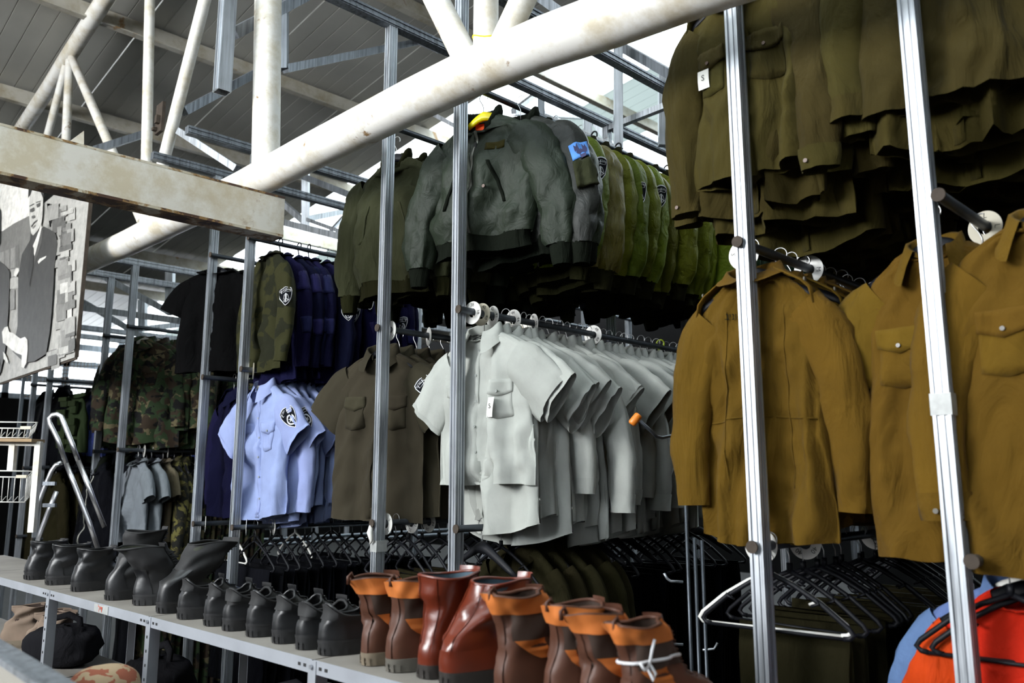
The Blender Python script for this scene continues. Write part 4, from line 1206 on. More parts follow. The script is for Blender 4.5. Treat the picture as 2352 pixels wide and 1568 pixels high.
# ---- rack A: mustard and olive shirts, the nearest
a1, Ba1, _ = mk_shirt('epaulette_shirt', 'olive_cotton', True, 61, .60, .86, True, 2, 'button_brown', fold=.018, hem_tail=.02, epaulette=True, nu=80, ndd=64, open_=.1, sleeve_a=.0)
paper_tag([c for c in a1.children if c.name.startswith('pocket')][0], Ba1, -.105, .262, .038, .062, 'S', .026, .05)
a2, _, _ = mk_shirt('long_sleeved_shirt', 'olive_cotton', True, 63, .70, .92, True, 1, fold=.024, hem_tail=.03, nu=52, ndd=44)
a3, _, _ = mk_shirt('long_sleeved_shirt', 'olive_cotton', True, 64, .74, .95, True, 1, fold=.024, hem_tail=.04, nu=52, ndd=44, sleeve_a=-.03)
a4, _, _ = mk_shirt('long_sleeved_shirt', 'olive_cotton', True, 66, .72, .90, True, 0, fold=.026, hem_tail=.0, nu=52, ndd=40, sleeve_a=.03)
hang(a1, 'A1', 0, 2.07, .0, -.01, 'olive button-up shirt with epaulettes and a paper size tag, frontmost on the top rail', 'shirt', 'olive shirts on the top rails at right', 'black', 'black plastic hanger of the frontmost olive shirt with the size tag')
fill('A1', 0, 2.16, .062, [(p, 'olive long sleeved shirt') for p in mixseq([a2, a3, a4], 24)], '', 'shirt', 'olive shirts on the top rails at right', start=1, rz0=.12, rj=.14, styles=('black', 'wire'))
a5, _, _ = mk_shirt('long_sleeved_shirt', 'olive_cotton', True, 68, .66, .95, True, 1, fold=.014, hem_tail=.0, nu=72, ndd=56)
sh = hang(a5, 'A2', 0, 2.08, PI + .12, .03, 'large olive shirt seen from the back, frontmost of the top rail at the far right', 'shirt', 'olive shirts on the top rails at right', 'black', 'black plastic hanger of the large olive shirt at the far right')
fill('A2', 0, 2.17, .065, [(p, 'olive long sleeved shirt') for p in mixseq([a2, a3, a4, a2], 24)], '', 'shirt', 'olive shirts on the top rails at right', start=1, rz0=.15, rj=.14, styles=('black', 'wire'))
m1, Bm1, Sm1 = mk_shirt('epaulette_jacket', 'mustard_cotton', True, 71, .73, .84, True, 0, fold=.018, hem_tail=.02, epaulette=True, nu=80, ndd=64)
for c in list(m1.children):
    if c.name.startswith('collar'): bpy.data.objects.remove(c)
# seen from the back: stand collar, seams and a faint pen mark
sc_ = MB(); sc_.add(*shift(collar_geo(.078, .055, 0, 0, .030, .002, 0))); sc_.build('stand_collar', M['mustard_cotton'], m1, smooth=True)
for sx in (-.075, .095):
    shell_obj('seam', shift(Bm1.patch(lambda a, b_: (sx + .004 * a, .10 + .50 * b_), 1, 24, .0022)), 'mustard_cotton', m1)
shell_obj('yoke_seam', shift(Bm1.patch(lambda a, b_: (-.19 + .38 * a, .40 + .005 * b_ + .03 * abs(a - .5)), 24, 1, .0025)), 'mustard_cotton', m1)
v, f = text_geo('\u05d1\u05d9\u05e0\u05d5', .028)
p = Bm1.point(np.array(-.15), np.array(.115), -1)
bb = MB(); bb.add([(x_, -.0, y_ - .12 * x_) for x_, y_ in v], f)
o = bb.build('pen_marking', M['rib_knit'], m1, loc=(float(p[0]) - .03, float(p[1]) - .012, float(p[2]) + NZ)); o['label'] = 'faded handwritten pen mark'
m2, _, _ = mk_shirt('long_sleeved_shirt', 'mustard_cotton', True, 73, .66, .84, True, 1, fold=.022, nu=56, ndd=44, epaulette=True)
m3, _, _ = mk_shirt('long_sleeved_shirt', 'mustard_cotton', True, 74, .68, .82, True, 0, fold=.024, nu=48, ndd=36)
hang(m1, 'A1', 1, 2.08, .05, -.02, 'mustard jacket with snap-button epaulettes, frontmost of the middle rail at right', 'jacket', 'mustard shirts on the middle rails at right', 'black', 'black plastic hanger of the frontmost mustard jacket')
fill('A1', 1, 2.22, .075, [(p, 'mustard long sleeved shirt') for p in [m2, m3, m2, m3, m3, m2, m3, m2, m3, m3, m2, m3]], '', 'shirt', 'mustard shirts on the middle rails at right', start=1, rz0=.05, rj=.12, styles=('black', 'wire'))
m4, _, _ = mk_shirt('short_sleeved_shirt', 'mustard_cotton', False, 77, .76, .84, True, 2, 'button_steel', fold=.020, hem_tail=.0, open_=.25, nu=80, ndd=64)
m5, Bm5, _ = mk_shirt('long_sleeved_shirt', 'mustard_cotton', True, 79, .78, .95, True, 2, 'button_steel', fold=.014, hem_tail=.0, open_=.35, nu=72, ndd=56)
hang(m5, 'A2', 1, 2.06, .05, .19, 'mustard open necked shirt with steel buttons, cut by the right edge', 'shirt', 'mustard shirts on the middle rails at right', 'black', 'black plastic hanger of the open necked mustard shirt at the right edge')
b = MB(); b.add([(-.03, .015, -.045), (.03, .015, -.042), (.032, .018, -.075), (-.028, .018, -.078)], [(0, 1, 2, 3)]); b.build('neck_label', M['paper'], m5, loc=(0, -.02, NZ))
hang(m4, 'A2', 1, 2.13, -.02, -.07, 'mustard short sleeved shirt with wide open collar behind the rightmost upright', 'shirt', 'mustard shirts on the middle rails at right', 'black', 'black plastic hanger of the mustard short sleeved shirt')
fill('A2', 1, 2.30, .08, [(p, 'mustard long sleeved shirt') for p in [m3, m2, m3, m3, m2, m3, m2, m3, m3]], '', 'shirt', 'mustard shirts on the middle rails at right', start=2, rz0=.10, styles=('black', 'wire'))
hanger('white_trouser', railpos('A1', 2)[0] - .02, 2.08, railpos('A1', 2)[1] + .018, .16, 'white trouser hanger behind a black one, frontmost of the bottom rail at right', 'hangers on the clothes rails')
hanger('trouser', railpos('A1', 2)[0], 2.055, railpos('A1', 2)[1] + .018, .10, 'empty black trouser hanger in front of the white one on the bottom rail', 'hangers on the clothes rails')
fill('A1', 2, 2.15, .07, mixseq([tr1, tr2], 15), 'dark olive trousers folded over a hanger', 'trousers', 'olive trousers on the bottom rails', rz0=.06, rj=.22, styles=('trouser',))
oc1, _, _ = mk_shirt('long_sleeved_shirt', 'orange_cloth', True, 81, .80, .85, False, 0, fold=.018, nu=64, ndd=48)
dn, _, _ = mk_shirt('denim_shirt', 'denim', True, 83, .80, .98, True, 1, fold=.012, nu=64, ndd=48)
hang(oc1, 'A2', 2, 2.13, .10, .05, 'bright orange overall hanging at the bottom right corner', 'overall', None, 'black', 'black plastic hanger inside the orange overall', s=(.95, 1, 1))
hang(dn, 'A2', 2, 2.22, .02, .02, 'light blue denim shirt just behind the orange overall', 'shirt', None, 'white', 'white plastic hanger in the light blue denim shirt')
for k, (dy, rz, dxx, lb) in enumerate([(-.06, .05, .04, 'empty black trouser hanger in front of the orange overall, nearest'), (-.03, .2, .07, 'empty black trouser hanger against the orange overall, behind the nearest')]):
    hanger('trouser', railpos('A2', 2)[0] + dxx, 2.13 + dy, railpos('A2', 2)[1] + .018, rz, lb, 'hangers on the clothes rails')
fill('A2', 2, 2.36, .09, mixseq([bt1, tr1, bt2], 9), 'dark trousers folded over a hanger', 'trousers', 'dark trousers on the bottom rail at far right', start=2, styles=('trouser',))
# ---- rack C: navy jumpers, black tops, light blue shirts, black trousers
bd = [(1, .34, -.75, .082, 'police', .062)]
n0, _, _ = mk_shirt('patched_jumper', 'dark_camo', True, 91, .66, 1.0, False, 0, rib='dark_camo', fold=.016, badge=[(1, .40, -.75, .085, 'border', .062)], nu=48, ndd=36, narrow=.9)
n1, _, Sn1 = mk_shirt('wool_jumper', 'navy_wool', True, 92, .68, .96, False, 0, rib='navy_wool', fold=.020, badge=bd, narrow=.9)
n2, _, Sn2 = mk_shirt('wool_jumper', 'navy_wool', True, 93, .70, .95, False, 0, rib='navy_wool', fold=.022, narrow=.9)
n3, _, _ = mk_shirt('wool_jumper', 'navy_wool', True, 94, .70, .98, False, 0, rib='navy_wool', fold=.022, badge=[(1, .46, -.7, .082, 'police', .062)], narrow=.9)
for g_, S_ in ((n1, Sn1), (n2, Sn2)):
    sleeve_patch(g_, S_[1], 'elbow_patch', 'navy_patch', .60, -.5, .14, 1.2, .003, 5, 5)
    sleeve_patch(g_, S_[1], 'shoulder_patch', 'navy_patch', .20, -.5, .16, 1.6, .003, 5, 5)
tn = mk_bomber('padded_jacket', 'teal_nylon', 95, .62, .9, 'rib_knit', False, 1, .014, -.05, nu=40, ndd=32, spread=.88)[0]
fill('C2', 0, 2.10, .062, [(n0, 'olive camouflage jumper with shield sleeve patch')] + [(p, 'navy wool jumper') for p in [n2, n2, n2, n2, n3, n1, n3, n1]] + [(tn, 'dark teal padded jacket')] + [(p, 'navy wool jumper') for p in [n2, n3, n2, n3, n2]], '', 'jumper', 'navy jumpers on the top rail', rz0=.0, styles=('black_loop', 'wire', 'black'), rj=.12)
k1 = mk_tee('black_tee_shirt', 'black_jersey', 96, .60, 1.08)[0]; k2 = mk_tee('black_tee_shirt', 'black_jersey', 97, .64, 1.0)[0]
fill('C1', 0, 2.04, .075, [(p, 'black short sleeved top') for p in mixseq([k1, k2], 12)], '', 'top', 'black tops on the top rail', styles=('trouser', 'black'), rj=.14, rfront=.6, dx0=-.05)
c1, _, _ = mk_shirt('police_shirt', 'blue_shirting', False, 101, .66, 1.0, True, 2, 'button_clear', fold=.018, badge=[(1, .58, -PI / 2 + .45, .115, 'police', .11)], nu=56, ndd=40)
c2, _, _ = mk_shirt('police_shirt', 'blue_shirting', False, 102, .66, 1.0, True, 1, 'button_clear', fold=.020, badge=[(1, .55, -PI / 2 + .55, .110, 'police', .11)])
c3, _, _ = mk_shirt('police_shirt', 'blue_shirting', True, 103, .70, 1.0, True, 1, 'button_clear', fold=.020, hem_tail=.04)
c4, _, _ = mk_shirt('police_shirt', 'blue_shirting', True, 104, .72, .95, True, 1, 'button_clear', fold=.022, hem_tail=.05, badge=[(1, .30, -PI / 2 + .7, .09, 'police', .08)])
for n_ in (c1, c2, c3, c4): n_.name = 'light_blue_shirt'
rb = mk_bomber('padded_jacket', 'royal_cloth', 105, .6, .9, 'rib_knit', False, 0, .012, -.05, nu=32, ndd=26, spread=.88)[0]
fill('C2', 1, 2.10, .060, [(c1, 'light blue shirt with shield sleeve patch')] + [(p, 'light blue police shirt') for p in [c2, c3, c4, c2, c4, c1, c3, c2, c1, c2, c3, c4]] + [(rb, 'royal blue jacket')] * 7, '', 'shirt', 'light blue shirts on the middle rail', rj=.12, rfront=.25, styles=('wire', 'white', 'wire'))
nv, _, _ = mk_shirt('navy_jacket', 'navy_wool', True, 107, .72, 1.0, True, 0, fold=.018)
fill('C1', 1, 2.16, .09, [(nv, 'dark navy jacket')] + [(p, 'dark navy garment') for p in [n2, nv, n2, nv, n2, nv]], '', 'jacket', 'dark navy jackets on the middle rail', styles=('white', 'wire'))
fill('C2', 2, 2.10, .07, mixseq([bt1, bt2], 15), 'black trousers folded over a hanger', 'trousers', 'black trousers on the bottom rail under the light blue shirts', styles=('trouser', 'trouser'))
fill('C1', 2, 2.20, .12, mixseq([bt1, bt2], 6), 'black trousers folded over a hanger', 'trousers', 'black trousers on the bottom rail left of the light blue shirts', styles=('trouser', 'white_trouser'))
# ---- rack D
w1, _, _ = mk_shirt('camouflage_jacket', 'woodland', True, 111, .74, 1.08, True, 1, fold=.020, thick=1.6, nu=56, ndd=40, sleeve_a=.04)
w2, _, _ = mk_shirt('camouflage_jacket', 'woodland', True, 112, .74, 1.05, True, 1, fold=.022, thick=1.6, nu=48, ndd=36)
fill('D2', 0, 2.12, .115, [(p, 'woodland camouflage jacket') for p in [w1, w2, w1, w2, w1, w2, w1, w2, w2, w1]], '', 'jacket', 'woodland camouflage jackets on the top rail', styles=('white', 'wire', 'black_loop'), rj=.1, rfront=.6, dx0=-.10)
fill('D1', 0, 2.15, .14, [(p, 'dark camouflage jacket') for p in [w2, w1, w2, w1, w2, w1]], '', 'jacket', 'camouflage jackets left of the others', styles=('wire', 'black'), rfront=.5)
t1 = mk_tee('grey_tee_shirt', 'grey_jersey', 115, .55, .92)[0]; t2 = mk_tee('tan_tee_shirt', 'tan_cloth', 116, .56, .9)[0]
yc, _, _ = mk_shirt('camouflage_shirt', 'yellow_camo', True, 117, .62, .85, True, 0, fold=.02)
wt = mk_trousers('folded_trousers', 'woodland', 118, .16, .75, .04)
fill('D2', 1, 2.10, .075, [(t1, 'heather grey tee shirt'), (t1, 'heather grey tee shirt'), (t2, 'tan tee shirt'), (yc, 'yellow and black camouflage shirt'), (yc, 'yellow and black camouflage shirt')] + [(wt, 'woodland camouflage trousers')] * 8, '', 'tee shirt', 'mixed clothes on the middle rail under the camouflage jackets', styles=('black', 'wire'))
qj = mk_bomber('quilted_jacket', 'black_trouser', 119, .70, 1.0, 'rib_knit', False, 0, .022, -.03, nu=36, ndd=60, spread=.92)[0]
fill('D1', 1, 2.02, .15, [(qj, 'black quilted jacket')] * 5, '', 'jacket', 'black quilted jackets behind the ladder', styles=('black',))
fill('D2', 2, 2.10, .12, mixseq([wt, bt1, wt], 8), 'dark trousers hung low', 'trousers', 'trousers on the lowest rail at left', styles=('trouser',))
# ---- rack E, far left
ek, _, _ = mk_shirt('black_jacket', 'black_trouser', True, 121, .70, 1.0, True, 0, fold=.02)
for kk, seq, cat in (('E2', [ek, rb, ek, tn, ek, ek, rb], 'jacket'), ('E1', [ek, ek, tn, ek, ek, ek], 'jacket')):
    fill(kk, 0, 2.1, .2, [(p, {ek.name: 'black jacket', rb.name: 'royal blue jacket', tn.name: 'dark teal padded jacket'}[p.name]) for p in seq], '', cat, 'dark jackets far left', styles=('black',))
    fill(kk, 1, 2.1, .14, [(p, 'dark olive jacket') for p in [jk] * 8], '', cat, 'dark olive jackets low at far left', styles=('black',))
# plastic cover over one of the camouflage jackets
m, t, b = nt('clear_plastic_film')
b.inputs['Base Color'].default_value = (.9, .95, 1, 1); b.inputs['Roughness'].default_value = .12; b.inputs['Transmission Weight'].default_value = 1.0; b.inputs['IOR'].default_value = 1.12; b.inputs['Alpha'].default_value = .45
w = nd(t, 'ShaderNodeTexNoise', i_Scale=14.0, i_Detail=4.0); tc = nd(t, 'ShaderNodeTexCoord'); L(t, tc.outputs['Object'], w.inputs[0]); bump(t, b, w.outputs['Fac'], 1.0, .05)
M['film'] = m
Bf = Body(L_=.62, sh=.24, chest=.29, hem=.30, seed=131, fold=.03, t_top=.06, t_mid=.08, t_hem=.07, drop=.10)
g = empty('garment_cover', (railpos('D2', 0)[0], 2.52, railpos('D2', 0)[1]), label='crumpled clear plastic cover over a camouflage jacket', cat='cover')
shell_obj('film', shift(Bf.shell(40, 30)), 'film', g)

# ---------------------------------------------------------------- size discs on the rails
DC = {}
def size_disc(px, key, lv, text, mat='white_plastic', r=.045, rot=0.0, tilt=0.0, n=2, drop=0.0):
    x, z = railpos(key, lv); x += {(1708, 'A1'): -.05, (1748, 'A1'): -.03, (857, 'B1'): -.03}.get((px, key), 0)
    # iterate with the rail's own height so that the column is right
    lo = 2.035; best = 1e9
    for yy in np.linspace(2.035, 3.6, 400):
        v = np.array([x, yy]); fw = v @ FWD; rt = v @ RGT; up = z - CZ
        depth = fw * _cp + up * _sp
        q = 1176 + F * rt / depth
        if abs(q - px) < best: best = abs(q - px); lo = yy
    y = lo
    e = empty('size_disc', (x, y, z - (.018 - .0135) - drop), label='round %s size disc marked %s, %s on %s rail, %s' % ('white' if mat == 'white_plastic' else 'cream', text, ORD[DC.setdefault((key, lv), 0)], LV[lv], RNS[key]), cat='size disc', group='size discs on the rails')
    e.rotation_euler = (0, rot, tilt)
    DC[(key, lv)] += 1
    b = MB(); b.disc((0, 0, 0), .018, r, .0025, 40); b.build('ring', M[mat], e, smooth=True, angle=40)
    v, f = text_geo(text, .020)
    for k in range(n):
        a = k * PI / 2
        b = MB(); ca, sa = math.cos(a), math.sin(a)
        b.add([((x_) * ca + (y_ + .031) * sa, -.0018, -(x_) * sa + (y_ + .031) * ca) for x_, y_ in v], f)
        b.build('size_number', M['ink'], e)
    return e
for a in [(1079, 'B2', 1, '38', 'white_plastic', .045, .0, .1), (1106, 'B2', 1, '40', 'aged_plastic', .045, .5, .1), (1131, 'B2', 1, '42', 'white_plastic', .043, .0, -.15), (1178, 'B2', 1, '44', 'white_plastic', .045, .0, .0),
          (1226, 'B2', 1, '46', 'white_plastic', .044, .0, -.35), (1362, 'B2', 1, '48', 'white_plastic', .045, .7, .15),
          (857, 'B1', 1, 'S', 'white_plastic', .042), (897, 'B1', 1, 'M', 'white_plastic', .043, 2.4, -.1), (985, 'B1', 1, 'L', 'white_plastic', .042, 2.4, -.4),
          (1708, 'A1', 1, 'S', 'white_plastic', .046, -1.4, .1), (1857, 'A1', 1, 'M', 'white_plastic', .046, .1, .1), (2262, 'A2', 1, 'L', 'aged_plastic', .044, .1, -.2),
          (1748, 'A1', 2, '38', 'white_plastic', .046, 2.9, .1), (1848, 'A1', 2, '40', 'white_plastic', .046, 2.2, .1), (2010, 'A1', 2, '42', 'white_plastic', .046, 1.4, .1),
          (562, 'C2', 1, 'S', 'aged_plastic', .045, .5, -.5), (577, 'C2', 1, 'M', 'aged_plastic', .045, .5, -.4), (640, 'C2', 1, 'L', 'aged_plastic', .045, .5, -.5),
          (566, 'C2', 2, '30', 'white_plastic', .045, .5, -.5), (628, 'C2', 2, '32', 'white_plastic', .045, 1.5, -.3), (466, 'C1', 2, '34', 'white_plastic', .045, 1.5, -.4),
          (876, 'B1', 2, 'S', 'white_plastic', .045, 1.0, .0), (945, 'B1', 2, '32', 'white_plastic', .045, 1.8, .0), (985, 'B1', 2, '34', 'white_plastic', .045, 1.8, .0),
          (331, 'D2', 1, '36', 'white_plastic', .045, 1.0, -.2), (386, 'D2', 1, '44', 'white_plastic', .045, 1.0, -.3)]:
    size_disc(*a)
# ---------------------------------------------------------------- boots and shoes on the steel shelf
M['black_leather'] = plain('black_leather', (0.010, 0.0105, 0.012, 1), .42, 0, .4, 14, .25, .6)
M['black_rubber'] = plain('black_rubber', (0.014, 0.014, 0.015, 1), .55, 0, .3, 20)
M['black_suede'] = plain('black_nubuck', (0.014, 0.014, 0.015, 1), .75, 0, .4, 14, .3)
M['brown_leather'] = plain('brown_leather', (0.095, 0.036, 0.020, 1), .5, 0, .35, 12, .3, .35)
M['red_leather'] = plain('red_brown_leather', (0.150, 0.024, 0.009, 1), .30, 0, .35, 9, .3, .65)
M['orange_suede'] = plain('orange_suede', (0.56, 0.155, 0.022, 1), .8, 0, .3, 14, .3)
M['dark_panel'] = plain('dark_brown_cloth', (0.045, 0.024, 0.015, 1), .8, 0, .3, 20)
M['grey_sole'] = plain('grey_rubber_sole', (0.13, 0.12, 0.10, 1), .6, 0, .35, 20)
M['tan_sole'] = plain('dusty_tan_sole', (0.20, 0.16, 0.11, 1), .65, 0, .35, 20)
M['black_heel'] = plain('scuffed_black_sole', (0.030, 0.025, 0.022, 1), .5, 0, .35, 20)
M['tan_suede'] = plain('tan_suede', (0.26, 0.19, 0.14, 1), .85, 0, .35, 10, .4)
M['blue_lining'] = plain('blue_grey_lining', (0.05, 0.09, 0.12, 1), .8, 0, .2)
M['white_lace'] = plain('white_lace', (0.72, 0.72, 0.74, 1), .8, 0, .1)
M['green_suede'] = plain('dark_green_nubuck', (0.030, 0.034, 0.020, 1), .8, 0, .4, 14, .3)
class Boot:
    def __init__(s, L_=.285, w=.052, H=.20, low=False, lean=0.0, side=0.0, slouch=0.0, seed=1, shaft_l=.125, shaft_w=.048):
        s.__dict__.update(locals())
        s.hh = np.array([0, .028, .05, .07, .09, .11, .135, .18, .26])
        s.f = np.array([L_, L_, L_ * .965, L_ * .83, L_ * .62, L_ * .50, shaft_l * 1.03, shaft_l, shaft_l * 1.08])
        s.b = np.array([.0, -.004, -.006, -.003, .004, .010, .008, -.002, -.012])
        s.ww = np.array([w, w, w * .97, w * .90, w * .82, w * .80, shaft_w * .90, shaft_w, shaft_w * 1.1])
    def top(s, a):
        """a: angle, 0 heel .. pi toe. height of the rim"""
        c = math.cos(a)
        if s.low: return s.H * (.74 + .26 * max(0, c) ** 3 + .20 * max(0, -c) ** 2)
        return s.H + .004 * math.sin(2 * a + s.seed)
    def pt(s, h, a, off=0.0):
        hq = h
        f = np.interp(hq, s.hh, s.f); b = np.interp(hq, s.hh, s.b); w = np.interp(hq, s.hh, s.ww)
        # a runs round: 0 = heel (back, -y)
        y = b + (f - b) * (1 - math.cos(a)) / 2
        sn = math.sin(a)
        x = math.copysign(abs(sn) ** .72, sn) * w * (1 + .10 * math.cos(a + PI) * (1 if h < .08 else 0) - .08 * math.sin(a * 1.0) ** 2 * 0)
        if h < .09: x *= .86 + .14 * (math.cos(a) ** 2) ** .5 + .10 * (1 - math.cos(a)) / 2
        up = max(0, h - .10)
        y += s.lean * up + s.slouch * .0045 * math.sin(min(1, up / .12) * PI)
        x += s.side * up
        cr = .0035 * s.slouch if up > 0 else .0012
        n = float(vnoise(np.array(h * 38 + math.cos(a) * 1.1), np.array(math.sin(a) * 2.3 + 5), s.seed)) * (cr + (.003 if h > .07 else 0))
        nx, ny = math.sin(a), -math.cos(a)
        return (x + nx * (off + n), y + ny * (off + n), h)
    def band(s, h0, h1, a0=0.0, a1=2 * PI, off=0.0, na=32, nh=8, inner=False):
        closed = abs(a1 - a0 - 2 * PI) < 1e-6
        vs = []; fs = []
        cols = na if closed else na + 1
        for j in range(nh + 1):
            for i in range(cols):
                a = a0 + (a1 - a0) * i / na
                lo = h0; hi = h1 if h1 is not None else s.top(a)
                vs.append(s.pt(lo + (hi - lo) * j / nh, a, off))
        for j in range(nh):
            for i in range(na):
                i2 = (i + 1) % cols
                q = (j * cols + i, j * cols + i2, (j + 1) * cols + i2, (j + 1) * cols + i)
                fs.append(q if not inner else q[::-1])
        return vs, fs
def mk_boot(name, kind, seed=1, **kw):
    g = empty(name)
    B = Boot(seed=seed, **kw)
    mats = {'black': ('black_leather', 'black_rubber', 'black_suede'), 'orange': ('brown_leather', 'grey_sole', 'dark_panel'), 'orange_tan': ('brown_leather', 'tan_sole', 'dark_panel'),
            'red': ('red_leather', 'black_heel', 'blue_lining'), 'tan': ('tan_suede', 'tan_sole', 'dark_panel'), 'olive': ('black_suede', 'black_rubber', 'green_suede'), 'nubuck': ('black_suede', 'black_rubber', 'black_suede')}[kind]
    H = B.H
    b = MB(); b.add(*B.band(.024, None, nh=16, na=40))
    # rolled rim and the inside
    v, f = B.band(H * .35, None, off=-.006, nh=5, na=40, inner=True)
    up = b.build('upper', M[mats[0]], g, smooth=True)
    b = MB(); b.add(v, f); b.build('inner_lining', M[mats[2]], g, smooth=True)
    b = MB(); n = 40
    for rr in range(n):
        pass
    b.tube([B.pt(B.top(2 * PI * i / n) - .001, 2 * PI * i / n, -.003) for i in range(n + 1)], .0042, 6, False); b.build('rim', M[mats[0]], g, smooth=True)
    # sole with heel
    b = MB(); lo = B.band(.0, .030, off=.004, nh=2, na=40)
    b.add(*lo); b.add([B.pt(.0, 2 * PI * i / 40, .004) for i in range(40)], [tuple(range(39, -1, -1))]); b.add([B.pt(.030, 2 * PI * i / 40, .004) for i in range(40)], [tuple(range(40))])
    b.add(*B.band(.008, .011, off=.006, nh=1, na=40))
    so = b.build('sole', M[mats[1]], g, smooth=True, angle=40)
    b = MB()
    for k in range(9):
        a = -.9 + 1.8 * k / 8
        b.add(*B.band(.001, .020, a - .05, a + .05, .0075, 2, 1))
    b.build('heel_lug', M[mats[1]], so)
    if kind.startswith('orange'):
        cf = MB(); cf.add(*B.band(H - .036, None, off=.0045, nh=5, na=40)); cf.build('padded_cuff', M['orange_suede'], g, smooth=True)['label'] = 'orange suede padded cuff'
        cf = MB(); cf.add(*B.band(H - .085, H - .036, .45, 2 * PI - .45, .0022, 34, 4)); cf.build('shaft_panel', M['dark_panel'], g, smooth=True)
        for sg in (1, -1):
            vs, fs = B.band(.085, H - .085, .55, 1.75, .003, 10, 8)
            vs = []
            for j in range(9):
                q = j / 8; h = .078 + (H - .085 - .078) * q
                wv = .25 + .75 * q
                for i in range(11):
                    a = (1.15 + (i / 10 - .5) * 1.25 * wv + .25 * (1 - q)) * sg
                    vs.append(B.pt(h, a, .0035))
            cf = MB(); cf.add(vs, fs); cf.build('ankle_patch', M['orange_suede'], g, smooth=True)
        bk = MB(); bk.add(*B.band(.03, H - .036, -.16, .16, .003, 4, 12)); bk.build('back_stay', M['brown_leather'], g, smooth=True)
        p = B.pt(H, 0); lp = MB(); lp.tube([(p[0], p[1] - .004, p[2] - .01), (p[0], p[1] - .005, p[2] + .008), (p[0], p[1] + .004, p[2] + .016), (p[0], p[1] + .010, p[2] + .002)], .0025, 6, flat=2.0); lp.build('pull_loop', M['brown_leather'], g, smooth=True)
    if kind == 'red':
        bk = MB(); bk.add(*B.band(.05, None, .28, .36, .0022, 2, 16)); bk.add(*B.band(.05, None, -.36, -.28, .0022, 2, 16)); bk.build('seam_strip', M['red_leather'], g, smooth=True)
        bk = MB(); bk.add(*B.band(.028, .075, -1.35, 1.35, .0025, 24, 5)); bk.build('heel_counter', M['red_leather'], g, smooth=True)
    if kind in ('black', 'nubuck', 'olive'):
        bk = MB(); bk.add(*B.band(.028, H * .62, -.95, .95, .0025, 18, 6)); bk.build('heel_counter', M['black_leather'], g, smooth=True)
        bk = MB(); bk.add(*B.band(.030, .038, -1.2, 1.2, .005, 18, 2)); bk.build('welt_strip', M['black_rubber'], g, smooth=True)
        if B.low:
            bk = MB(); bk.add(*B.band(H * .70, None, -.8, .8, .006, 16, 4)); bk.build('padded_collar', M['black_suede'], g, smooth=True)
    # tongue and laces
    tg = MB(); vs = []; n = 8
    for j in range(n + 1):
        q = j / n; h = .075 + (H * 1.06 - .075) * q
        for i in range(5):
            a = PI + (i / 4 - .5) * .9
            p = B.pt(min(h, B.H), a, .004); vs.append((p[0], p[1] - .002, h))
    tg.add(vs, [(j * 5 + i, j * 5 + i + 1, (j + 1) * 5 + i + 1, (j + 1) * 5 + i) for j in range(n) for i in range(4)])
    tg.build('tongue', M[mats[0]], g, smooth=True)
    lc = MB(); k = 0; h = .07
    while h < H * .95:
        p0 = B.pt(h, PI - .55, .007); p1 = B.pt(h + .012, PI + .55, .007); pm = B.pt(h + .006, PI, .012)
        lc.tube([p0, pm, p1], .0018, 5); lc.tube([B.pt(h + .012, PI - .55, .007), B.pt(h + .006, PI, .014), B.pt(h, PI + .55, .007)], .0018, 5); h += .018
    lc.build('laces', M['black_leather' if kind not in ('orange', 'orange_tan') else 'brown_leather'], g, smooth=True)
    return g, B

SHZ = CZ - .455
q0 = at(720, 1515, Z=SHZ); q1 = at(0, 1325, Z=SHZ)
su = Vector((q1.x - q0.x, q1.y - q0.y, 0)).normalized()       # along the shelf, away
sw = Vector((-su.y, su.x, 0))
if sw.y < 0: sw = -sw
srz = math.atan2(-su.y, -su.x)
DEP = .36
def SP(a, w, z=0.0): return Vector((q0.x, q0.y, SHZ)) + su * a + sw * w + Vector((0, 0, z))
M['shelf_paint'] = plain('grey_shelf_paint', (0.40, 0.42, 0.46, 1), .45, .3, .18, 9)
M['shelf_top'] = plain('dusty_grey_shelf', (0.30, 0.28, 0.25, 1), .6, .1, .3, 6)
sf = empty('boot_shelf', (q0.x, q0.y, 0), label='grey slotted-angle steel shelf unit carrying boots and shoes across the foreground', cat='shelf')
so_ = Vector((q0.x, q0.y, 0))
def sloc(p): return p - so_
def oriented(b, a0, a1, w0, w1, z0, z1, mi=0):
    vs = [sloc(SP(a, w, z)) for a in (a0, a1) for w in (w0, w1) for z in (z0, z1)]
    b.add(vs, [(0,1,3,2),(4,6,7,5),(0,4,5,1),(2,3,7,6),(0,2,6,4),(1,5,7,3)], mi); return b
def shelf_level(z, bays):
    for (a0, a1) in bays:
        b = MB(); oriented(b, a0 + .004, a1 - .004, .0, DEP, z - .002, z)
        pl_ = b.build('shelf_plate', M['shelf_top'], sf)
        b = MB(); oriented(b, a0 + .004, a1 - .004, -.002, 0, z - .033, z + .001)
        oriented(b, a0 + .004, a1 - .004, DEP, DEP + .002, z - .033, z); b.build('front_lip', M['shelf_paint'], pl_)
        b = MB()
        for ax in (a0 + .035, a0 + .06, a1 - .035, a1 - .06):
            oriented(b, ax - .006, ax + .006, -.003, -.001, z - .021, z - .013)
        b.build('slot', M['ink'], pl_)
u720, u340, u110 = 0.0, None, None
def along(px, py):
    p = at(px, py, Z=SHZ); return (p - SP(0, 0)).dot(su)
a340, a110 = along(342, 1416), along(113, 1355)
bays = [(-2.0, -1.0), (-1.0, 0.0), (0.0, a340), (a340, a110), (a110, a110 + (a110 - a340)), (a110 + (a110 - a340), a110 + 2 * (a110 - a340))]
shelf_level(0.0, bays)
LOW = -.36
shelf_level(LOW, bays)
shelf_level(-.80, bays)
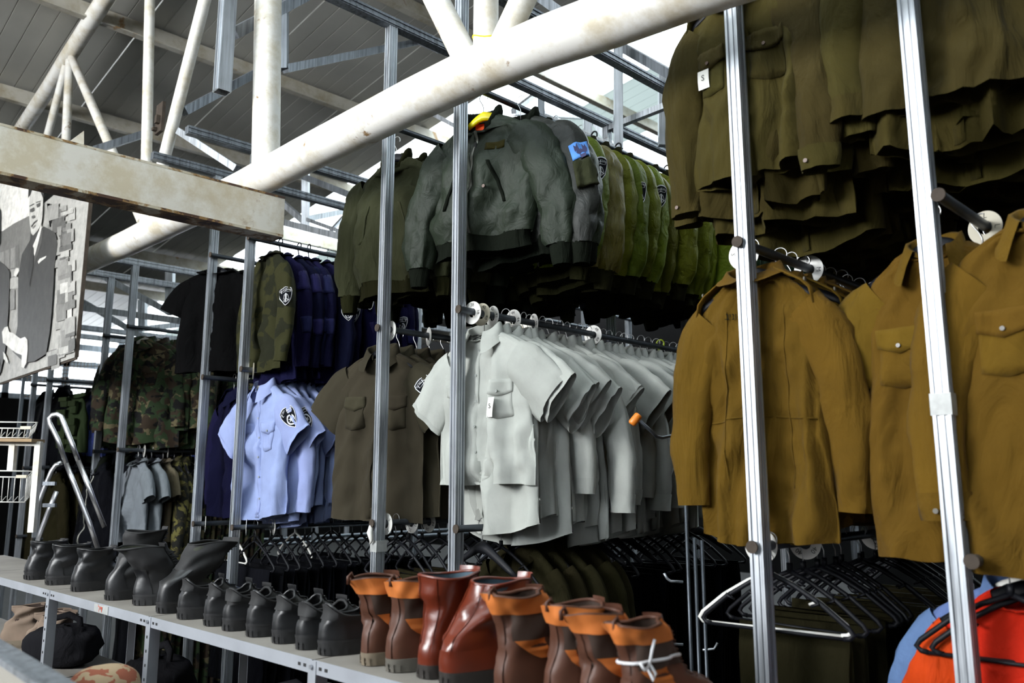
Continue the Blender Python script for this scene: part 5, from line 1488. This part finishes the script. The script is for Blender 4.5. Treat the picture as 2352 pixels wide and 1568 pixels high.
for (a0, a1) in bays:
    for (w, wd_) in ((0, 1), (DEP, -1)):
        b = MB(); h0 = -SHZ
        oriented(b, a0 - .017, a0 + .017, w - .003 * wd_ - .001, w - .001 * wd_ + .001, h0, -.001 if wd_ > 0 else 0)
        oriented(b, a0 - .017, a0 - .015, w - .001, w + .032 * wd_, h0, -.001)
        up_ = b.build('slotted_upright', M['shelf_paint'], sf)
        b = MB()
        for k in range(22):
            z = -.06 - k * .045
            oriented(b, a0 - .003, a0 + .003, w - .0045 * wd_ - .001 * wd_, w - .003 * wd_, z - .009, z)
        b.build('punched_slot', M['ink'], up_)
        b = MB(); p = sloc(SP(a0, w - .006 * wd_, -.016)); b.tube([p, p - sw * .004 * wd_], .006, 10); b.build('bolt', M['galv'], up_)
v, f = text_geo('\u05dc\u05d9\u05d3', .032)
lb = MB(); cx = along(222, 1388)
oriented(lb, cx - .07, cx + .06, -.004, -.0025, -.032, -.003); o = lb.build('stuck_label', M['tape'], sf); o['label'] = 'worn sticker with red handwriting'
M['red_ink'] = plain('red_ink', (0.55, 0.10, 0.06, 1), .7, 0, .2)
lb = MB(); lb.add([sloc(SP(cx - x_, -.005, y_ - .018)) for x_, y_ in v], f); lb.build('handwriting', M['red_ink'], o)

def place_boot(proto, px, py, label, cat, rz=0.0, w=None, z=0.0, s=1.0, group=None, dup=True, a=None):
    if proto.name in used: o = copy_tree(proto)
    else: used.add(proto.name); o = proto
    p = at(px, py, Z=SHZ + z)
    al = (p - SP(0, 0)).dot(su) if a is None else a
    ww = (p - SP(0, 0)).dot(sw) if w is None else w
    q = SP(al, ww, z + .0015)
    o.location = q; o.rotation_euler = (0, 0, srz + rz); o.scale = (s, s, s)
    tag(o, label, cat, group); return o
bk1 = mk_boot('black_shoe', 'black', 201, H=.128, low=True, w=.050)[0]
bk2 = mk_boot('black_shoe', 'nubuck', 202, H=.122, low=True, w=.051)[0]
bk3 = mk_boot('black_ankle_boot', 'black', 203, H=.165, lean=.05, slouch=1.5, w=.056, shaft_l=.15, shaft_w=.054)[0]
bk4 = mk_boot('tall_black_boot', 'nubuck', 204, H=.25, lean=.45, slouch=2.5, shaft_l=.14, shaft_w=.054)[0]
bk5 = mk_boot('folded_black_boot', 'olive', 205, H=.205, lean=-.75, slouch=3.5, shaft_l=.15, shaft_w=.060)[0]
bk6 = mk_boot('folded_black_boot', 'olive', 206, H=.225, lean=.95, slouch=3.0, shaft_l=.15, shaft_w=.060)[0]
ob1 = mk_boot('orange_cuffed_boot', 'orange_tan', 207, H=.205, lean=-.28, side=-.22, slouch=2.6, w=.050, shaft_w=.046)[0]
ob2 = mk_boot('orange_cuffed_boot', 'orange', 208, H=.205, lean=.02, side=-.05, slouch=2.4, w=.050, shaft_w=.047)[0]
ob3 = mk_boot('orange_cuffed_boot', 'orange', 209, H=.200, lean=-.25, side=-.12, slouch=3.0, shaft_w=.046)[0]
rb1 = mk_boot('red_leather_boot', 'red', 210, H=.225, lean=.10, slouch=1.2, shaft_l=.15, shaft_w=.056)[0]
rb2 = mk_boot('red_leather_boot', 'red', 211, H=.215, lean=.75, slouch=2.6, shaft_l=.15, shaft_w=.056)[0]
gsh = 'black shoes in a row on the shelf'
for i, (px, py, pr, lb, rz) in enumerate([
    (428, 1420, bk1, 'black work shoe, leftmost of the low ones, just right of the folded boots', -.1),
    (478, 1437, bk1, 'black work shoe, second of the low ones from the left', -.1), (508, 1450, bk2, 'black work shoe, third of the low ones from the left', 0),
    (550, 1466, bk1, 'black work shoe, fourth of the low ones from the left', -.05), (612, 1481, bk1, 'black work shoe, fifth of the low ones from the left', -.05),
    (668, 1495, bk2, 'black work shoe, sixth of the low ones from the left', 0), (748, 1503, bk1, 'black work shoe next to the orange cuffed boots', -.15)]):
    place_boot(pr, px, py, lb, 'shoe', rz, group=gsh, w=.045)
for (px, py, pr, lb, rz) in [
    (20, 1335, bk3, 'black ankle boot at the left edge of the shelf', .2), (70, 1330, bk3, 'shiny black ankle boot, second from the left edge', 0), (122, 1342, bk3, 'black ankle boot, third from the left edge', -.1),
    (172, 1358, bk3, 'wide black ankle boot, fourth from the left edge', .1), (248, 1378, bk4, 'tall black boot leaning back against the folded ones', 0)]:
    place_boot(pr, px, py, lb, 'boot', rz, group='black boots in a row on the shelf', w=.05)
place_boot(bk5, 305, 1390, 'grey-black boot with its shaft folded over like a hat', 'boot', -.3, w=.07)
place_boot(bk6, 372, 1408, 'tall black boot with a slumped open shaft', 'boot', .15, w=.05)
# orange and red boots
X0 = along(720, 1515)
place_boot(ob1, 842, 1528, 'orange cuffed brown boot with a dusty tan sole, leftmost', 'boot', .05, group='orange cuffed boots', w=.05)
place_boot(ob2, 900, 1542, 'orange cuffed brown boot with a grey sole, second from left', 'boot', -.1, group='orange cuffed boots', w=.05)
place_boot(rb1, 968, 1560, 'upright glossy red brown leather boot', 'boot', .1, w=.06)
place_boot(rb2, 1052, 1568, 'red brown leather boot slumped open showing its blue lining', 'boot', -.15, w=.045)
def px_to_a(px, w):
    best = None
    for a in np.linspace(-1.5, 1, 800):
        p = SP(a, w); v = np.array([p.x, p.y]); fw = v @ FWD; rt = v @ RGT; up = p.z - CZ
        q = 1176 + F * rt / (fw * _cp + up * _sp)
        if best is None or abs(q - px) < best[0]: best = (abs(q - px), a)
    return best[1]
for (px, pr, lb, rz, s, w) in [(1150, ob3, 'orange cuffed boot right beside the slumped red boot', -.1, 1.05, .04), (1262, ob2, 'orange cuffed boot, third from the right', -.35, .96, .06),
                            (1345, ob1, 'orange cuffed boot with a pull loop, second from the right', -.25, .93, .06), (1440, ob3, 'orange cuffed boot tied with a white lace, rightmost', -.1, .92, .05)]:
    o = place_boot(pr, px, 1500, lb, 'boot', rz, group='orange cuffed boots', w=w, a=px_to_a(px, w), s=s)
    if px == 1440:
        B_ = Boot(seed=209, H=.200, lean=-.25, side=-.12, slouch=3.0, shaft_w=.046)
        lc = MB(); lc.tube([B_.pt(.128 + .006 * math.sin(a), a, .006) for a in np.linspace(0, 2 * PI, 25)], .0035, 6)
        lc.tube([B_.pt(.128, .9, .008), B_.pt(.155, 1.1, .012), B_.pt(.175, 1.35, .010)], .003, 6); lc.tube([B_.pt(.128, .9, .010), B_.pt(.112, 1.0, .018), B_.pt(.10, .9, .02), B_.pt(.122, .8, .012)], .003, 6)
        lc.tube([B_.pt(.128, .9, .010), B_.pt(.120, .7, .022), B_.pt(.135, .6, .018)], .003, 6)
        lc.build('white_lace', M['white_lace'], o, smooth=True)['label'] = 'white lace tied round the ankle'
# lower shelf: tan boots, dark bags
tb = mk_boot('tan_boot', 'tan', 220, H=.17, lean=.3, slouch=4.5, w=.055, shaft_w=.055)[0]
for i, (px, py, lb, rz) in enumerate([(62, 1478, 'crumpled tan suede boot under the shelf, left one', -.5), (112, 1500, 'crumpled tan suede boot under the shelf, right one', -.2), (150, 1510, 'tan boot half hidden behind the first shelf upright', .4)]):
    place_boot(tb, px, py, lb, 'boot', rz, z=LOW, s=1.12, group='tan boots under the shelf', w=.10)
def mk_bag(name, mat, sx, sy, sz, seed):
    vs = []; fs = []; nu, nv_ = 24, 14
    for j in range(nv_ + 1):
        ph = PI * j / nv_
        for i in range(nu):
            a = 2 * PI * i / nu
            r = math.sin(ph) ** .55; n = 1 + .16 * float(vnoise(np.array(a * 1.4), np.array(ph * 2.5), seed)) + .05 * float(vnoise(np.array(math.cos(a) * 5), np.array(ph * 8), seed + 1))
            z = (-math.cos(ph)); z = math.copysign(abs(z) ** .8, z)
            vs.append((sx * r * math.copysign(abs(math.cos(a)) ** .7, math.cos(a)) * n, sy * r * math.copysign(abs(math.sin(a)) ** .7, math.sin(a)) * n, sz * (1 + z * (1 if z < 0 else n))))
    for j in range(nv_):
        for i in range(nu):
            i2 = (i + 1) % nu; fs.append((j * nu + i, j * nu + i2, (j + 1) * nu + i2, (j + 1) * nu + i))
    g = empty(name); b = MB(); b.add(vs, fs); b.build('bag_body', M[mat], g, smooth=True)
    b = MB(); b.tube([(-sx * .5, 0, sz * 1.7), (-sx * .4, .01, sz * 2.3), (0, .02, sz * 2.5), (sx * .4, .01, sz * 2.3), (sx * .5, 0, sz * 1.7)], .008, 6, flat=2); b.build('bag_handle', M[mat], g, smooth=True)
    return g
M['black_canvas'] = fabric('black_canvas', (0.010, 0.010, 0.012, 1), var=.4)
bg = mk_bag('black_bag', 'black_canvas', .16, .10, .085, 3)
for i, (a, w, lb) in enumerate([(a340 + .25, .16, 'black canvas bag on the lower shelf beside the tan boots'), (.35, .16, 'black canvas bag on the lower shelf in the second bay'), (a110 + .25, .16, 'black canvas bag on the lower shelf at the left edge'), (-.2, .16, 'black canvas bag on the lower shelf, the nearest one')]):
    o = bg if i == 0 else copy_tree(bg)
    o.location = SP(a, w, LOW + .002); o.rotation_euler = (0, 0, .3 * i); tag(o, lb, 'bag', 'bags on the lower shelf')
# ---- foreground display case corner with a cap
m, t, b_ = nt('pale_board'); b_.inputs['Base Color'].default_value = (.33, .30, .26, 1); b_.inputs['Roughness'].default_value = .6
tcb = nd(t, 'ShaderNodeTexCoord'); nb = nd(t, 'ShaderNodeTexNoise', i_Scale=9.0, i_Detail=4.0); L(t, tcb.outputs['Object'], nb.inputs[0]); bump(t, b_, nb.outputs['Fac'], .1, .01); M['pale_board'] = m
BZ = 1.19
e0 = at(0, 1466, Z=BZ); e1 = at(172, 1566, Z=BZ)
bu = (e0 - e1).normalized(); bw = Vector((bu.y, -bu.x, 0)); 
if bw.y > 0: bw = -bw
bc_ = empty('display_counter', (e1.x, e1.y, 0), label='metal framed pale display counter in the bottom left corner', cat='counter')
def cb(b, a0, a1, w0, w1, z0, z1):
    vs = [e1 + bu * a + bw * w + Vector((0, 0, z)) - Vector((e1.x, e1.y, 0)) for a in (a0, a1) for w in (w0, w1) for z in (z0, z1)]
    b.add(vs, [(0,1,3,2),(4,6,7,5),(0,4,5,1),(2,3,7,6),(0,2,6,4),(1,5,7,3)])
b = MB(); cb(b, -.9, 2.2, .0, .035, -.03, 0); cb(b, -.9, 2.2, .040, .050, -.03, .004); b.build('metal_edge', M['galv_dark'], bc_)
b = MB(); cb(b, -.9, 2.2, .05, .42, -.03, -.006); b.build('counter_top', M['pale_board'], bc_)
b = MB(); cb(b, -.9, 2.2, .01, .42, -BZ, -.03); b.build('counter_front', M['galv_dark'], bc_)
M['cap_cloth'] = camo('faded_red_tan_cloth', [(0.40, 0.30, 0.19, 1), ((0.30, 0.10, 0.06, 1), .52)], 30.0, 2)
g = empty('cloth_cap', at(238, 1588, Z=SHZ - .10) + Vector((0, 0, -.02)), .4, 'faded tan cloth cap with reddish pattern at the bottom edge', 'cap')
vs = []; fs = []; nu, nv_ = 28, 10
for j in range(nv_ + 1):
    q = j / nv_
    for i in range(nu):
        a = 2 * PI * i / nu; r = .088 * math.cos(q * PI / 2) ** .6 * (1 + .05 * float(vnoise(np.array(math.cos(a) * 2), np.array(math.sin(a) * 2 + q * 3), 8)))
        vs.append((r * math.cos(a), r * 1.15 * math.sin(a), .085 * math.sin(q * PI / 2) ** .9))
for j in range(nv_):
    for i in range(nu): fs.append((j * nu + i, j * nu + (i + 1) % nu, (j + 1) * nu + (i + 1) % nu, (j + 1) * nu + i))
b = MB(); b.add(vs, fs); b.build('crown', M['cap_cloth'], g, smooth=True)
b = MB(); vs = []; fs = []
for j in range(3):
    for i in range(13):
        a = PI * (i / 12) + PI; r = .088 + .03 * j
        vs.append((r * math.cos(a), r * 1.15 * math.sin(a), .012 - .006 * j))
for j in range(2):
    for i in range(12): fs.append((j * 13 + i, j * 13 + i + 1, (j + 1) * 13 + i + 1, (j + 1) * 13 + i))
b.add(vs, fs); b.build('peak', M['cap_cloth'], g, smooth=True)

# ---------------------------------------------------------------- the black and white photo board
PY = 1.5
def PB(zx, zy, k=0): 
    p = at(zx / 3.565, 440 + zy / 3.565, Y=PY); return Vector((p.x, PY - .004 - .0016 * k, p.z))
tr_ = at(186, 395, Y=PY); br_ = at(172, 820, Y=PY); tl_ = Vector((br_.x - 1.9, PY, tr_.z)); bl_ = at(-400, 962, Y=PY)
bd_ = empty('photo_board', br_, label='large black and white photo board of men in dark suits hanging at left', cat='board')
def lg(v): return f_(v)
def f_(v): return v
greys = {}
def gm(v):
    if v not in greys:
        m, t, b = nt('print_grey_%d' % int(v * 100)); 
        tc = nd(t, 'ShaderNodeTexCoord'); n = nd(t, 'ShaderNodeTexNoise', i_Scale=14.0, i_Detail=8.0, i_Roughness=.75); L(t, tc.outputs['Object'], n.inputs[0])
        r = ramp(t, [(.3, (v * .62,) * 3), (.7, (v * 1.25,) * 3)]); L(t, n.outputs['Fac'], r.inputs[0]); L(t, mixc(t, 1.0, r.outputs[0], (1.0, .97, .90, 1), 'MULTIPLY'), b.inputs['Base Color']); b.inputs['Roughness'].default_value = .55
        greys[v] = m
    return greys[v]
b = MB(); w_ = 2.3
zb_, zt_ = br_.z, tr_.z
for (x0, x1) in ((-w_, 0),):
    vs = [Vector((x, y, z)) for x in (x0, x1) for y in (0, .018) for z in (0, zt_ - zb_)]
    b.add(vs, [(0,1,3,2),(4,6,7,5),(0,4,5,1),(2,3,7,6),(0,2,6,4),(1,5,7,3)])
b.build('board', gm(.42), bd_)
prints = []
def pp(name, pts, v, k, label=None, par=None):
    c = [PB(x, y, k) - br_ for x, y in pts]
    b = MB(); b.add(c, [tuple(range(len(c)))]); o = b.build(name, gm(v), par or bd_)
    if label: o['label'] = label
    return o
pp('printed_sky', [(-500, -260), (255, -200), (252, 195), (120, 262), (30, 322), (-500, 400)], 1.0, 0)
pp('printed_hill', [(-300, 420), (30, 322), (120, 262), (252, 195), (262, 420), (190, 500), (190, 620), (-300, 700)], .22, 1)
for (x0, y0, x1, y1, v) in [(0, 490, 40, 600, .35), (50, 470, 85, 640, .30), (95, 455, 130, 630, .34), (140, 430, 165, 620, .16), (85, 700, 160, 800, .5), (90, 800, 130, 970, .28), (100, 640, 125, 700, .45)]:
    pp('printed_house', [(x0, y0 + 14), (x1, y0), (x1, y1 - 8), (x0, y1)], v, 2)
R2 = random.Random(3)
for i in range(60):
    x = R2.uniform(380, 590); y = R2.uniform(90, 1320); w2 = R2.uniform(30, 110); h2 = R2.uniform(25, 150)
    if x < 480 and 300 < y < 1250: x += 70
    x1 = min(x + w2, 628)
    pp('printed_house', [(x, y + w2 * .3), (x1, y), (x1, y + h2), (x, y + h2 + w2 * .3)], R2.choice([.12, .18, .22, .28, .34, .45, .6]), 2 + i * .05)
for i in range(7):
    y = 120 + i * 30; pp('printed_column', [(395 + i * 3, 100), (405 + i * 3, 100), (430, 290), (420, 292)], .15 + .07 * (i % 3), 4)
suit = pp('printed_suit', [(375, 288), (425, 312), (470, 345), (488, 430), (462, 620), (455, 780), (440, 1000), (425, 1150), (395, 1330), (300, 1390), (215, 1400), (120, 1310), (160, 1100), (165, 700), (195, 520), (262, 400), (268, 330), (330, 330)], .055, 6, 'printed figure of a man in a dark suit')
pp('printed_lapel', [(345, 340), (372, 300), (360, 420), (300, 600), (262, 790), (255, 770), (275, 560)], .10, 7, None, suit)
pp('printed_shirt', [(358, 268), (362, 300), (335, 420), (305, 530), (292, 500), (288, 450), (322, 372)], .80, 8, None, suit)
pp('printed_tie', [(285, 440), (300, 470), (296, 600), (262, 780), (250, 640), (270, 520)], .035, 9, None, suit)
pp('printed_face', [(262, -20), (300, -50), (350, -35), (372, 30), (370, 110), (366, 200), (358, 262), (330, 318), (290, 362), (274, 345), (262, 270), (256, 190), (258, 100)], .62, 7, 'printed face of the man', suit)
pp('printed_hair', [(250, 60), (255, -40), (300, -110), (360, -80), (382, 20), (376, 60), (340, -20), (290, -30), (268, 30)], .03, 8.5, None, suit)
for pts, v in [([(266, 150), (300, 132), (304, 160), (284, 172), (268, 172)], .10), ([(318, 110), (352, 92), (350, 122), (326, 134)], .10), ([(280, 205), (306, 195), (312, 212), (296, 225), (282, 222)], .16),
               ([(276, 285), (300, 252), (330, 232), (326, 244), (300, 268), (280, 296)], .08), ([(284, 300), (312, 272), (312, 288), (292, 308)], .22), ([(262, 120), (300, 100), (302, 106), (263, 128)], .08), ([(316, 90), (356, 78), (356, 84), (317, 98)], .08)]:
    pp('printed_feature', pts, v, 9, None, suit)
pp('printed_handkerchief', [(328, 575), (345, 552), (400, 528), (392, 545), (350, 578), (334, 595)], .8, 7, None, suit)
pp('printed_hand', [(36, 1150), (58, 1112), (82, 1106), (95, 1150), (128, 1160), (188, 1205), (225, 1190), (246, 1215), (248, 1290), (238, 1400), (215, 1446), (196, 1436), (200, 1340), (150, 1320), (110, 1290), (62, 1250), (44, 1240)], .80, 8, None, suit)
pp('printed_hand', [(45, 1310), (62, 1330), (88, 1390), (80, 1408), (50, 1370)], .75, 8, None, suit)
s2 = pp('printed_suit', [(-400, 500), (0, 560), (70, 620), (95, 660), (85, 980), (60, 1300), (20, 1480), (-400, 1900)], .07, 6, 'printed figure of a second man cut by the left edge')
pp('printed_face', [(-120, 120), (0, 125), (18, 150), (22, 200), (18, 420), (0, 470), (-120, 520)], .10, 7, None, s2)
pp('printed_hand', [(-60, 1300), (0, 1320), (18, 1400), (12, 1500), (-60, 1520)], .8, 8, None, s2)
pp('printed_flower', [(135, 660), (150, 628), (172, 628), (178, 650), (150, 700), (134, 690)], .8, 8)
b = MB(); b.bar((0.004, .009, 0), (0.004, .009, zt_ - zb_), .010, .022); b.bar((-w_, .009, -.004), (0.008, .009, -.004), .010, .022); b.build('board_frame', M['rust_plate'], bd_)

# ---------------------------------------------------------------- left: white basket stand, step ladder, mesh, vest
D_ = 4.25
wc = at(60, 1080, d=D_); st = empty('basket_stand', wc, label='white metal stand with wire baskets and a wooden top at the left edge', cat='stand')
def W_(px, py, d=D_): return at(px, py, d=d) - wc
M['wood_edge'] = plain('worn_plywood', (0.33, 0.22, 0.11, 1), .7, 0, .3, 15)
for (a, b_, w, nme, mt) in [((90, 1016), (73, 1222), .030, 'post', 'white_paint'), ((31, 1020), (26, 1080), .030, 'post', 'white_paint'), ((-60, 1016), (96, 1019), .024, 'top_rail', 'white_paint')]:
    bb = MB(); bb.bar(W_(*a), W_(*b_), w); bb.build(nme, M[mt], st)
bb = MB(); c0 = W_(-80, 1010); c1 = W_(88, 1012); bb.bar(c0, c1, .12, .016); bb.build('top_board', M['wood_edge'], st)
def basket(x0, x1, y0, y1, yb, nme='wire_basket'):
    bb = MB(); n = int((x1 - x0) / 13)
    bb.tube([W_(x0, y0), W_(x1, y0 + 2)], .004, 6); bb.tube([W_(x0, yb), W_(x1 - 6, yb + 1)], .003, 6)
    bb.tube([W_(x1, y0 + 2), W_(x1 + 14, y0 - 12, D_ + .35)], .004, 6); bb.tube([W_(x1 - 6, yb + 1), W_(x1 + 6, yb - 12, D_ + .35)], .003, 6); bb.tube([W_(x0, y0 - 14, D_ + .35), W_(x1 + 14, y0 - 12, D_ + .35)], .004, 6)
    for i in range(n + 1):
        x = x0 + (x1 - x0) * i / n; bb.tube([W_(x, y0), W_(x - 5, yb)], .002, 5); bb.tube([W_(x - 5, yb), W_(x + 6, yb - 12, D_ + .35)], .002, 5)
    for i in range(5):
        q = i / 4; bb.tube([W_(x1 + 14 * q, y0 + 2 - 14 * q, D_ + .35 * q), W_(x1 - 5 + 12 * q, yb - 12 * q, D_ + .35 * q)], .002, 5)
    o = bb.build(nme, M['white_plastic'], st, smooth=True); bb = MB(); bb.bar(W_(x1 - 24, y0), W_(x1, y0), .012, .016); bb.build('basket_clip', M['aged_plastic'], o)
basket(-60, 72, 982, 986, 1004); basket(-60, 62, 1094, 1096, 1152)
M['aluminium'] = plain('brushed_aluminium', (0.62, 0.63, 0.66, 1), .28, .95, .12, 30)
lc_ = at(140, 1080, d=4.5); ld = empty('step_ladder', lc_, label='folding aluminium step ladder with a curved handrail standing at left', cat='ladder')
def LD(px, py, d=4.5): return at(px, py, d=d) - lc_
for nme, pts in [('handrail', [(152, 1064), (133, 1010), (114, 972), (113, 960), (120, 953), (131, 951), (140, 956), (150, 980), (166, 1020), (180, 1058)]),
                 ('rear_leg', [(142, 1062), (128, 1068), (118, 1082), (106, 1110), (84, 1166), (72, 1200)]), ('rear_leg', [(130, 1128), (112, 1172), (92, 1226), (70, 1290)]), ('front_leg', [(152, 1064), (170, 1110), (205, 1200), (225, 1260)]), ('front_leg', [(180, 1058), (205, 1120), (240, 1210)])]:
    bb = MB(); bb.tube([LD(*p) for p in pts], .014, 10, flat=.55, upv=(0.7, -0.7, 0)); bb.build(nme, M['aluminium'], ld, smooth=True)
for y0 in (1110, 1160): 
    bb = MB(); bb.bar(LD(100, y0), LD(128, y0), .02); bb.build('hinge_bracket', M['galv_dark'], ld)
M['orange_mesh'] = plain('rusty_orange_mesh', (0.42, 0.24, 0.12, 1), .6, .2, .2)
mc = at(205, 838, d=8.5); ms = empty('mesh_panel', mc, label='rusty orange wire mesh panel in front of the far window', cat='mesh panel')
bb = MB()
for i in range(31): 
    a = at(60 + i * 8, 815, d=8.5) - mc; bb.tube([a, a + Vector((0, 0, -.45))], .003, 4)
for j in range(12):
    a = at(60, 815, d=8.5) - mc; c_ = at(300, 815, d=8.5) - mc; bb.tube([a + Vector((0, 0, -.04 * j)), c_ + Vector((0, 0, -.04 * j))], .003, 4)
o = bb.build('mesh_wire', M['orange_mesh'], ms); o['kind'] = 'stuff'
for q in (at(60, 815, d=8.5), at(300, 815, d=8.5)):
    bb = MB(); bb.bar(q - mc, Vector((q.x, q.y, 0)) - mc, .03); bb.build('mesh_post', M['galv_dark'], ms)
# webbing vest hanging from the rack left of the camouflage jackets
vx, vz = railpos('D1', 0); vp = at(178, 905, d=5.9)
ve = empty('webbing_vest', vp, .3, 'dark green webbing vest with pouches hanging left of the camouflage jackets', 'vest')
bb = MB(); bb.add(*Body(L_=.42, sh=.10, chest=.13, hem=.14, t_top=.03, t_mid=.04, t_hem=.04, seed=7, fold=.01).shell(28, 18)); bb.build('back_panel', M['green_webbing'], ve, smooth=True)
def pouch(par, x, z, w, h, d=.035, y=-.05):
    vs = []; fs = []
    for j in range(5):
        q = j / 4; r = 1 - .18 * abs(2 * q - 1) ** 2
        for i in range(12):
            a = 2 * PI * i / 12; vs.append((x + w / 2 * r * math.copysign(abs(math.cos(a)) ** .5, math.cos(a)), y + d * .5 * r * math.copysign(abs(math.sin(a)) ** .5, math.sin(a)), z + h * (q - .5)))
    for j in range(4):
        for i in range(12): fs.append((j * 12 + i, j * 12 + (i + 1) % 12, (j + 1) * 12 + (i + 1) % 12, (j + 1) * 12 + i))
    fs += [tuple(range(11, -1, -1)), tuple(range(48, 60))]
    b = MB(); b.add(vs, fs); o = b.build('pouch', M['green_webbing'], par, smooth=True, angle=50)
    b = MB(); b.box((x, y - d * .55, z + h * .28), (w * 1.04, .008, h * .42)); b.build('pouch_flap', M['green_webbing'], o)
for (x, z, w, h) in [(-.06, -.06, .09, .07), (.05, -.10, .08, .09), (-.07, -.17, .10, .11), (.05, -.24, .10, .12), (-.06, -.33, .11, .12), (.06, -.37, .09, .08)]: pouch(ve, x, z, w, h)

# ---------------------------------------------------------------- crank with an orange grip, hook stand
hs = at(1590, 1400, d=2.75); hsd = empty('hook_stand', hs, label='thin dark steel display stand with prongs and an orange gripped crank', cat='stand')
def HS(px, py, d=2.75): return at(px, py, d=d) - hs
bb = MB(); bb.tube([HS(1464, 962, 2.6), HS(1498, 992, 2.62), HS(1508, 1002, 2.64), HS(1520, 1005, 2.66), HS(1545, 1000, 2.7), HS(1570, 992)], .0055, 10); ck = bb.build('crank', M['pipe_dark'], hsd, smooth=True)
bb = MB(); a = HS(1450, 974, 2.6); c_ = HS(1468, 952, 2.6); m_ = (a + c_) / 2; bb.tube([a, a + (c_ - a) * .1, m_, a + (c_ - a) * .9, c_], [.010, .013, .0135, .013, .010], 14); bb.build('grip', M['orange_grip'], ck, smooth=True)['label'] = 'orange grip'
for (x, y0) in ((1569, 980), (1595, 1235), (1612, 1240)):
    bb = MB(); bb.tube([HS(x, y0), Vector((HS(x, y0).x, HS(x, y0).y, -hs.z))], .006, 8); bb.build('pole', M['pipe_dark'], hsd, smooth=True)
for pts in [[(1569, 1336), (1540, 1334), (1532, 1328), (1525, 1316)], [(1614, 1492), (1640, 1490), (1648, 1476)], [(1569, 1480), (1540, 1478), (1528, 1466)]]:
    bb = MB(); bb.tube([HS(*p) for p in pts], .004, 8); bb.build('prong', M['galv'], hsd, smooth=True)
